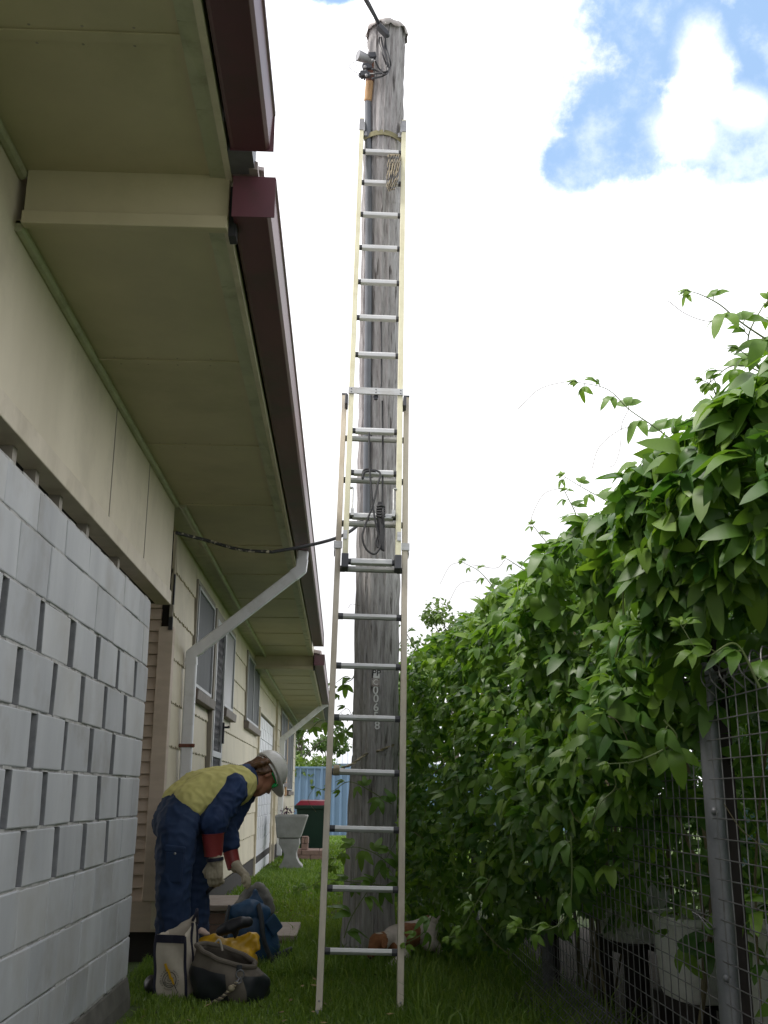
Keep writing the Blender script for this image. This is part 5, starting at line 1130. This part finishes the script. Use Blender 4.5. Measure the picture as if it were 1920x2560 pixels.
for y0, y1 in ((.45, PA-.03), (PA+.03, 5.82), (5.88, 8.87)):
    m = MB(); zz = .045; zt = ztop-.06
    while zz < zt: m.tube([V(FX-.02, y0, zz), V(FX-.02, (y0+y1)/2, zz+random.uniform(-.006, .006)), V(FX-.02, y1, zz)], .0019, 5); zz += .055
    yq = y0+.01
    while yq < y1: m.tube([V(FX-.0165, yq, 0), V(FX-.0165+random.uniform(-.004, .004), yq+random.uniform(-.004, .004), zt/2), V(FX-.0165, yq, zt)], .0019, 5); yq += .075
    yq = y0+.02
    while yq < y1-.06:                                 # rolled loop top
        m.tube(bez([V(FX-.0165, yq, zt-.05), V(FX-.05, yq+.005, zt-.01), V(FX-.035, yq+.03, zt+.035), V(FX+.0, yq+.06, zt+.02), V(FX-.02, yq+.075, zt-.02)], 4), .0025, 5); yq += .075
    zq = zt+.012; m.tube([V(FX-.02, y0, zq), V(FX-.02, y1, zq)], .0035, 6)
    m.build('mesh_panel', 'wire', fn_)
m = MB()                                               # strip of mesh laid outwards at the foot
for k in range(9):
    t = k/8; x = FX-.03-.20*t; z = .20*(1-t)+.01; m.tube([V(x, 2.6, z), V(x, 4.2, z+random.uniform(-.01, .01)), V(x, 5.8, z)], .0018, 5)
yq = 2.6
while yq < 5.8: m.tube([V(FX-.02, yq, .22), V(FX-.10, yq, .12), V(FX-.235, yq, .005)], .0018, 5); yq += .045
m.build('ground_skirt', 'wire', fn_)
m = MB(); z = .68
m.tube(bez([V(FX-.034, PA-.02, z), V(FX-.03, PA+.05, z+.012), V(FX-.05, PA+.12, z+.03)]), .0022, 5); m.tube(bez([V(FX-.036, PA-.03, z+.004), V(FX-.036, PA+.02, z-.004), V(FX-.04, PA+.09, z+.022)]), .0022, 5); m.build('tie_wire', 'wire', fn_)

def planter(label, cx, cy, lx, ly, zt, h, rz=0, leafy=True):
    t = thing('planter_tub', label, 'planter', (cx, cy, zt-h), 'white tubs behind the wire fence'); R = Matrix.Rotation(rz, 3, 'Z')
    def w(x, y, z): p = R @ V(x, y, 0); return (cx+p.x, cy+p.y, z)
    def ring(s, z, n=28, e=3.0):
        out = []
        for k in range(n):
            a = 2*math.pi*k/n; c, si = math.cos(a), math.sin(a); out.append(w(lx*s*math.copysign(abs(c)**(2/e), c), ly*s*math.copysign(abs(si)**(2/e), si), z))
        return out
    m = MB(); n = 28; rs = [ring(.80, zt-h), ring(.86, zt-h+.02), ring(.98, zt-.03), ring(1.06, zt-.025), ring(1.06, zt), ring(.98, zt), ring(.95, zt-.06)]
    vs = sum(rs, []); m.add(vs, [(i*n+j, i*n+(j+1) % n, (i+1)*n+(j+1) % n, (i+1)*n+j) for i in range(len(rs)-1) for j in range(n)]+[tuple(reversed(range(n)))])
    m.build('tub', 'planter', t, smooth=True, angle=40)
    m = MB(); m.add(ring(.955, zt-.045), [tuple(range(n))]); m.build('soil', 'soil', t)
    m = MB()
    for sx in (-.6, .6):
        for sy in (-.7, .7): p = w(lx*sx, ly*sy, 0); m.box(p[0]-.03, p[0]+.03, p[1]-.03, p[1]+.03, 0, zt-h-.05)
    for sx in (-.6, .6): a, b = w(lx*sx, -ly, zt-h-.025), w(lx*sx, ly, zt-h-.025); m.bar(a, b, .06, .05)
    m.build('stand', 'darkpost', t)
    if leafy:
        k = 26; pos = np.array([w(random.uniform(-.7, .7)*lx, random.uniform(-.7, .7)*ly, zt+random.uniform(0, .16)) for _ in range(k)]); 
        leaf_mesh('foliage', [(place(LV1, pos, rng.normal(size=(k, 3))+[0, 0, .2], rng.normal(size=(k, 3))*.4+[0, 0, 1], rng.uniform(.05, .1, k)), rng.uniform(.3, .8, k), LF1)], 'leaf', t)
planter('white tub set highest and farthest behind the wire fence', 1.46, 5.45, .16, .22, .66, .30, .15)
planter('white tub in the middle of the row behind the wire fence', 1.50, 4.62, .155, .22, .56, .32, .1)
planter('long white tub full of soil beside the near pipe post', 1.60, 3.70, .24, .42, .66, .36, .05)
planter('white tub at the right edge behind the near mesh panel', 1.62, 2.75, .24, .36, .52, .36, 0)

# ================================================================== PASSIONFRUIT VINE
vine = thing('passionfruit_vine', 'dense green passionfruit vine smothering the wire fence beside the pole', 'vine', (1.1, 5.5, 0))
def xfront(Y): return np.interp(Y, [2, 3, 4, 5, 6, 7, 8, 9, 12], [.98, .93, .86, .80, .68, .56, .47, .44, .5])
def ztop_(Y): return np.interp(Y, [2, 2.7, 3.0, 3.4, 3.9, 4.6, 5.2, 6, 7, 8, 10, 12], [2.20, 2.20, 2.22, 2.26, 2.27, 2.30, 2.30, 2.38, 2.38, 2.36, 2.42, 2.5])
def zbot_(Y): return np.interp(Y, [2, 2.8, 3.4, 4.0, 5, 6, 7, 12], [1.55, 1.42, 1.15, .80, .50, .27, .08, .05])
def noise2(a, b): return np.sin(a*2.9+1.3*np.sin(b*2.1))*.5+np.sin(b*3.7+1.1*np.sin(a*1.9)+1)*.5
sets = []
def scatter(n, kind):
    Y = 2.2+(rng.uniform(0, 1, n)**.9)*(10.0 if kind != 'back' else 7.5)
    zt, zb, xf = ztop_(Y), zbot_(Y), xfront(Y)
    if kind == 'front':
        v = rng.uniform(0, 1, n); z = zb+(zt-zb)*v
        bulge = .16*noise2(Y*1.6, z*1.8)
        roundt = .55*np.clip((v-.72)/.28, 0, 1)**2; roundb = .20*np.clip((.25-v)/.25, 0, 1)**1.5
        X = xf+roundt*.9+roundb-bulge*.7+rng.exponential(.10, n)
        out = np.stack([-1-.0*Y, -.55+0*Y, .35+1.2*v], -1)
    elif kind == 'top':
        u = rng.uniform(0, 1, n); X = xf+.30+u*1.9; z = zt-.02-.10*(1-u)+.12*noise2(Y*2.2, X*3)-rng.exponential(.10, n)+.08*u; v = np.ones(n)
        out = np.stack([-.4-.0*Y, -.3+0*Y, 1.3+0*Y], -1)
    else:
        X = 1.18+rng.uniform(0, 1, n)*1.6; v = rng.uniform(0, 1, n)**.9; z = .50+(zt-.50)*v; keep = noise2(Y*2.5, z*3+X) > -.5
        Y, X, z, v, zt, xf = [q[keep] for q in (Y, X, z, v, zt, xf)]; n = len(Y); out = np.stack([-.5+0*Y, -.3+0*Y, .8+0*Y], -1)
    if kind != 'back':              # the foliage hangs in clumps with dark hollows between them
        cn = noise2(Y*5.1+X*3, z*5.7-X*2)+.6*noise2(Y*11+1, z*12+X*6); keep = (cn > -.42) | (rng.uniform(0, 1, n) < .22)
        Y, X, z, v, out = Y[keep], X[keep], z[keep], v[keep], out[keep]
    k = len(Y); pos = np.stack([X, Y, z], -1)
    nor = out/np.linalg.norm(out, axis=1)[:, None]*.85+rng.normal(size=(k, 3))*.55+np.array([0, 0, .45])
    fwd = np.stack([-.45+0*Y, -.25+0*Y, -.25+0*Y], -1)+rng.normal(size=(k, 3))*.85
    size = np.clip(rng.normal(.074, .020, k), .03, .12)*np.clip(1.22-.05*Y, .85, 1.12)
    tone = rng.beta(1.4, 3.0, k)+(.15*np.clip(v, 0, 1)**3 if kind != 'back' else 0)
    sets.append((place(LV3, pos, fwd, nor, size), tone, LF3))
    return pos
pf_ = scatter(13500, 'front'); scatter(5000, 'top'); scatter(9500, 'back')
# strands that wander through the face of the hedge
vm, om = MB(), MB()
for k in range(130):
    p = Vector(pf_[random.randrange(len(pf_))])
    if p.z > 1.75 or p.z < .35: continue
    d = V(random.uniform(-.25, .15), random.uniform(-.8, .8), random.uniform(-.5, .7)).normalized(); pts = [p+V(-.01, 0, 0)]
    for j in range(4): d = (d+V(random.uniform(-.15, .2), random.uniform(-.4, .4), random.uniform(-.45, .3))*.8).normalized(); pts.append(pts[-1]+d*random.uniform(.06, .11))
    (vm if random.random() < .65 else om).tube(bez(pts, 3), random.uniform(.0016, .0034), 5)
for k in range(26):                                    # trunks inside
    yq = random.uniform(2.8, 10); x = 1.25+random.uniform(-.02, .25)
    om.tube(bez([V(x, yq, 0), V(x+random.uniform(-.1, .1), yq+random.uniform(-.3, .3), .8), V(x+random.uniform(-.15, .1), yq+random.uniform(-.5, .5), 1.5), V(x+random.uniform(-.2, .2), yq+random.uniform(-.7, .7), 2.15)], 4), random.uniform(.004, .012), 6)
def sprig(path, Y, size=.075, step=.075, tip=True, tone=.45, side=None, mb=None, r=.0032):
    pts = bez([atY(px, py, Y if not isinstance(Y, (list, tuple)) else Y[i]) for i, (px, py) in enumerate(path)], 8); n = len(pts)
    vm = MB(); vm.tube(pts, [r*(1.15-.75*i/(n-1)) for i in range(n)], 6)
    L = 0; nx = step*.3; pos, fw, no, sz, tn = [], [], [], [], []; sg = 1
    tot = sum((pts[i+1]-pts[i]).length for i in range(n-1))
    for i in range(n-1):
        L += (pts[i+1]-pts[i]).length
        while L > nx:
            t = nx/tot; d = (pts[i+1]-pts[i]).normalized(); sv = d.cross(V(0, -1, .25)).normalized()*sg; sg = -sg
            f = (sv*.9+d*.45+V(random.uniform(-.3, .3), random.uniform(-.35, .15), random.uniform(-.35, .1))); q = pts[i]+f.normalized()*.018
            pos.append(q); fw.append(f); no.append(V(random.uniform(-.5, .5), -.45+random.uniform(-.4, .3), 1.0)); s = size*(1.1-.72*t**1.5)*random.uniform(.8, 1.15); sz.append(s); tn.append(tone*(.6+.8*t)*random.uniform(.7, 1.2))
            vm.tube([pts[i], q], .0016, 5); nx += step*(1.0-.45*t)*random.uniform(.8, 1.2)
    if tip:
        for k in range(4): pos.append(pts[-1]); fw.append((pts[-1]-pts[-3]).normalized()+V(random.uniform(-.7, .7), random.uniform(-.4, .4), random.uniform(-.3, .8))); no.append(V(random.uniform(-.6, .6), -.6, .8)); sz.append(size*.32); tn.append(min(1, tone*1.7))
    sets.append((place(LV3, pos, fw, no, sz), np.array(tn), LF3)); vm.build('stem', 'stem', vine, smooth=True)
def tendril(path, Y, r=.0013): m = MB(); m.tube(bez([atY(px, py, Y) for px, py in path], 8), r, 4); m.build('tendril', 'stemold', vine, smooth=True)
for path, Y, s, stp in (
 (((2000, 900), (1900, 838), (1845, 800), (1800, 762), (1755, 738), (1725, 728)), 2.75, .11, .085),
 (((1960, 1000), (1905, 930), (1870, 850), (1905, 770), (1918, 760)), 2.8, .11, .085),
 (((1760, 1150), (1697, 1112), (1630, 1063), (1572, 1023), (1518, 973), (1443, 955)), 3.6, .115, .085),
 (((1990, 1060), (1930, 960), (1880, 900), (1845, 872)), 2.75, .10, .075),
 (((1980, 1000), (1900, 930), (1830, 915), (1770, 960)), 3.0, .10, .075),
 (((1850, 1080), (1800, 1010), (1780, 965), (1755, 950)), 3.0, .08, .09),
 (((1680, 1285), (1560, 1270), (1478, 1231), (1405, 1188)), 4.3, .085, .085),
 (((1430, 1330), (1440, 1290), (1420, 1245), (1410, 1225)), 4.5, .07, .06),
 (((1400, 1450), (1390, 1390), (1345, 1330), (1330, 1310)), 5.0, .08, .07),
 (((1400, 1500), (1330, 1440), (1280, 1405), (1262, 1395)), 5.4, .075, .075),
 (((1290, 1570), (1240, 1480), (1200, 1430), (1155, 1405)), 6.0, .08, .08),
 (((1180, 1650), (1140, 1590), (1110, 1560), (1105, 1525)), 7.0, .085, .08),
 (((1900, 1720), (1840, 1610), (1760, 1640), (1700, 1560)), 2.55, .085, .09),
 (((1427, 2090), (1430, 2190), (1424, 2265), (1405, 2306), (1355, 2326), (1290, 2318)), 3.9, .095, .085),
 (((1230, 2190), (1190, 2260), (1150, 2330), (1120, 2345)), 5.2, .09, .08),
 (((1500, 1880), (1540, 1960), (1500, 2010), (1480, 2080)), 3.6, .085, .10),
 (((1660, 1800), (1690, 1850), (1600, 1900), (1520, 1910)), 3.05, .09, .09),
 (((1000, 1840), (940, 1850), (888, 1800), (868, 1772), (842, 1790)), 7.25, .10, .07),
 (((885, 1690), (878, 1700), (862, 1708), (845, 1722), (838, 1735)), 7.3, .09, .07),
 (((950, 1890), (860, 1830), (810, 1800), (770, 1830), (758, 1850)), 7.2, .10, .085),
 (((980, 2010), (880, 1955), (830, 1978), (785, 1968)), 7.0, .085, .085),
 (((1000, 2180), (930, 2130), (870, 2120), (825, 2165)), 6.75, .115, .09),
 (((1000, 2220), (880, 2205), (810, 2200), (760, 2225), (745, 2222)), 6.9, .095, .09),
 (((860, 2345), (880, 2290), (930, 2210), (985, 2110), (1000, 2060)), 6.75, .12, .12),
 (((1080, 2290), (1060, 2330), (1030, 2350), (1010, 2360)), 5.6, .075, .07),
 (((1060, 1660), (1020, 1590), (1000, 1550), (990, 1525)), 7.2, .09, .07)):
    sprig(path, Y, s, stp)
for path, Y in ((((1443, 955), (1400, 957), (1345, 975), (1295, 1022)), 3.6), (((1572, 1023), (1555, 1060), (1550, 1120), (1535, 1162), (1508, 1168)), 3.6), (((1630, 1063), (1560, 1070), (1500, 1115), (1480, 1172)), 3.6),
 (((1815, 793), (1770, 803), (1715, 785), (1670, 752)), 2.75), (((1405, 1220), (1360, 1235), (1330, 1290), (1328, 1330)), 4.4), (((1155, 1405), (1125, 1415), (1100, 1460)), 6), (((1200, 1450), (1150, 1460), (1125, 1500), (1112, 1520)), 6.1), (((1262, 1400), (1240, 1420), (1180, 1412)), 5.4),
 (((1425, 2020), (1440, 2050), (1465, 2060), (1488, 2040), (1480, 2025)), 3.9), (((1520, 1790), (1540, 1800), (1560, 1830), (1575, 1870)), 3.3), (((1810, 2010), (1850, 2070), (1885, 2100), (1920, 2130)), 2.7), (((1190, 2300), (1230, 2350), (1270, 2385)), 4.6), (((785, 1968), (770, 2000), (790, 2030)), 7.0), (((870, 1520), (880, 1510), (900, 1515)), 7.0)):
    tendril(path, Y)
leaf_mesh('foliage', sets, 'leaf', vine)
vm.build('green_strands', 'stem', vine, smooth=True, kind='stuff'); om.build('woody_strands', 'stemold', vine, smooth=True, kind='stuff')

# ================================================================== DOG
def dd(x, y, Y): return atY(750+x/4.147, 2200+y/4.147, Y)
dog = thing('dog', 'white and tan dog sniffing at the grass behind the ladder', 'dog', (.45, 6.95, 0))
b = MB()
rump, loin, ribs, should = dd(1330, 500, 7.15), dd(1220, 540, 7.1), dd(1080, 590, 7.0), dd(980, 610, 6.92)
b.caps([(rump, .078), (loin, .074), (ribs, .088), (should, .080)]); b.caps([(ribs+V(0, 0, -.03), .075), (should+V(-.02, 0, -.02), .068)])
head = dd(800, 640, 6.82); b.caps([(should, .066), (dd(900, 625, 6.87), .055), (head, .052)])
b.caps([(head, .050), (dd(760, 700, 6.80), .034), (dd(735, 775, 6.78), .024), (dd(730, 795, 6.78), .018)])
b.ell(dd(860, 640, 6.80), V(.035, 0, .02), V(0, .012, 0), V(-.02, 0, .045), 12, 8)
b.caps([(should+V(.02, -.05, -.04), .048), (dd(1080, 790, 6.83), .036), (dd(980, 860, 6.80), .026), (dd(900, 925, 6.78), .023), (dd(850, 955, 6.77), .026)], n=12)
b.caps([(should+V(.03, .05, -.04), .045), (dd(1110, 830, 7.0), .03), (dd(1040, 870, 7.02), .022), (V(dd(1040, 900, 7.02).x-.02, 7.0, .02), .022)], n=12)
hx = rump.x+.01
b.caps([(rump+V(0, -.05, -.02), .066), (V(hx-.01, 7.07, .13), .05), (V(hx+.055, 7.10, .085), .026), (V(hx+.05, 7.08, .03), .021), (V(hx+.02, 7.06, .02), .022)], n=12)
b.caps([(rump+V(0, .05, -.02), .062), (V(hx+.0, 7.2, .13), .046), (V(hx+.065, 7.22, .085), .025), (V(hx+.06, 7.2, .03), .02), (V(hx+.03, 7.18, .02), .021)], n=12)
b.caps([(rump+V(.07, .02, .04), .022), (rump+V(.11, .04, .10), .014), (rump+V(.12, .05, .16), .008)], n=10)
hd = head
def dogmat(p):
    if (p-hd).length < .070 or (p.x < hd.x+.01): return 1 if (p-hd-V(.01, 0, .055)).length > .022 else 0
    w = .012*math.sin(p.z*60)+.01*math.sin(p.x*80)
    if (p-(ribs+V(.05, -.05, .02))).length < .085+w and p.z > .10: return 1
    if (p-(should+V(-.01, -.05, -.045))).length < .05+w: return 1
    if (p-(rump+V(-.02, 0, .06))).length < .04+w: return 1
    return 0
remesh(b, 'body', ['dogwhite', 'dogtan'], dog, .0065, 4, dogmat, disp=.006, dscale=.03)
m = MB(); m.prism([dd(850, 600, 6.77), dd(890, 620, 6.77), dd(895, 680, 6.755), dd(870, 715, 6.75), dd(845, 690, 6.755), dd(840, 630, 6.765)], V(0, .012, 0)); m.build('ear', 'dogtan', dog, bevel=.004)
m = MB(); m.ell(dd(728, 800, 6.765), V(.010, 0, 0), V(0, .008, 0), V(0, 0, .008), 10, 6); m.build('nose', 'black', dog, smooth=True)
m = MB()
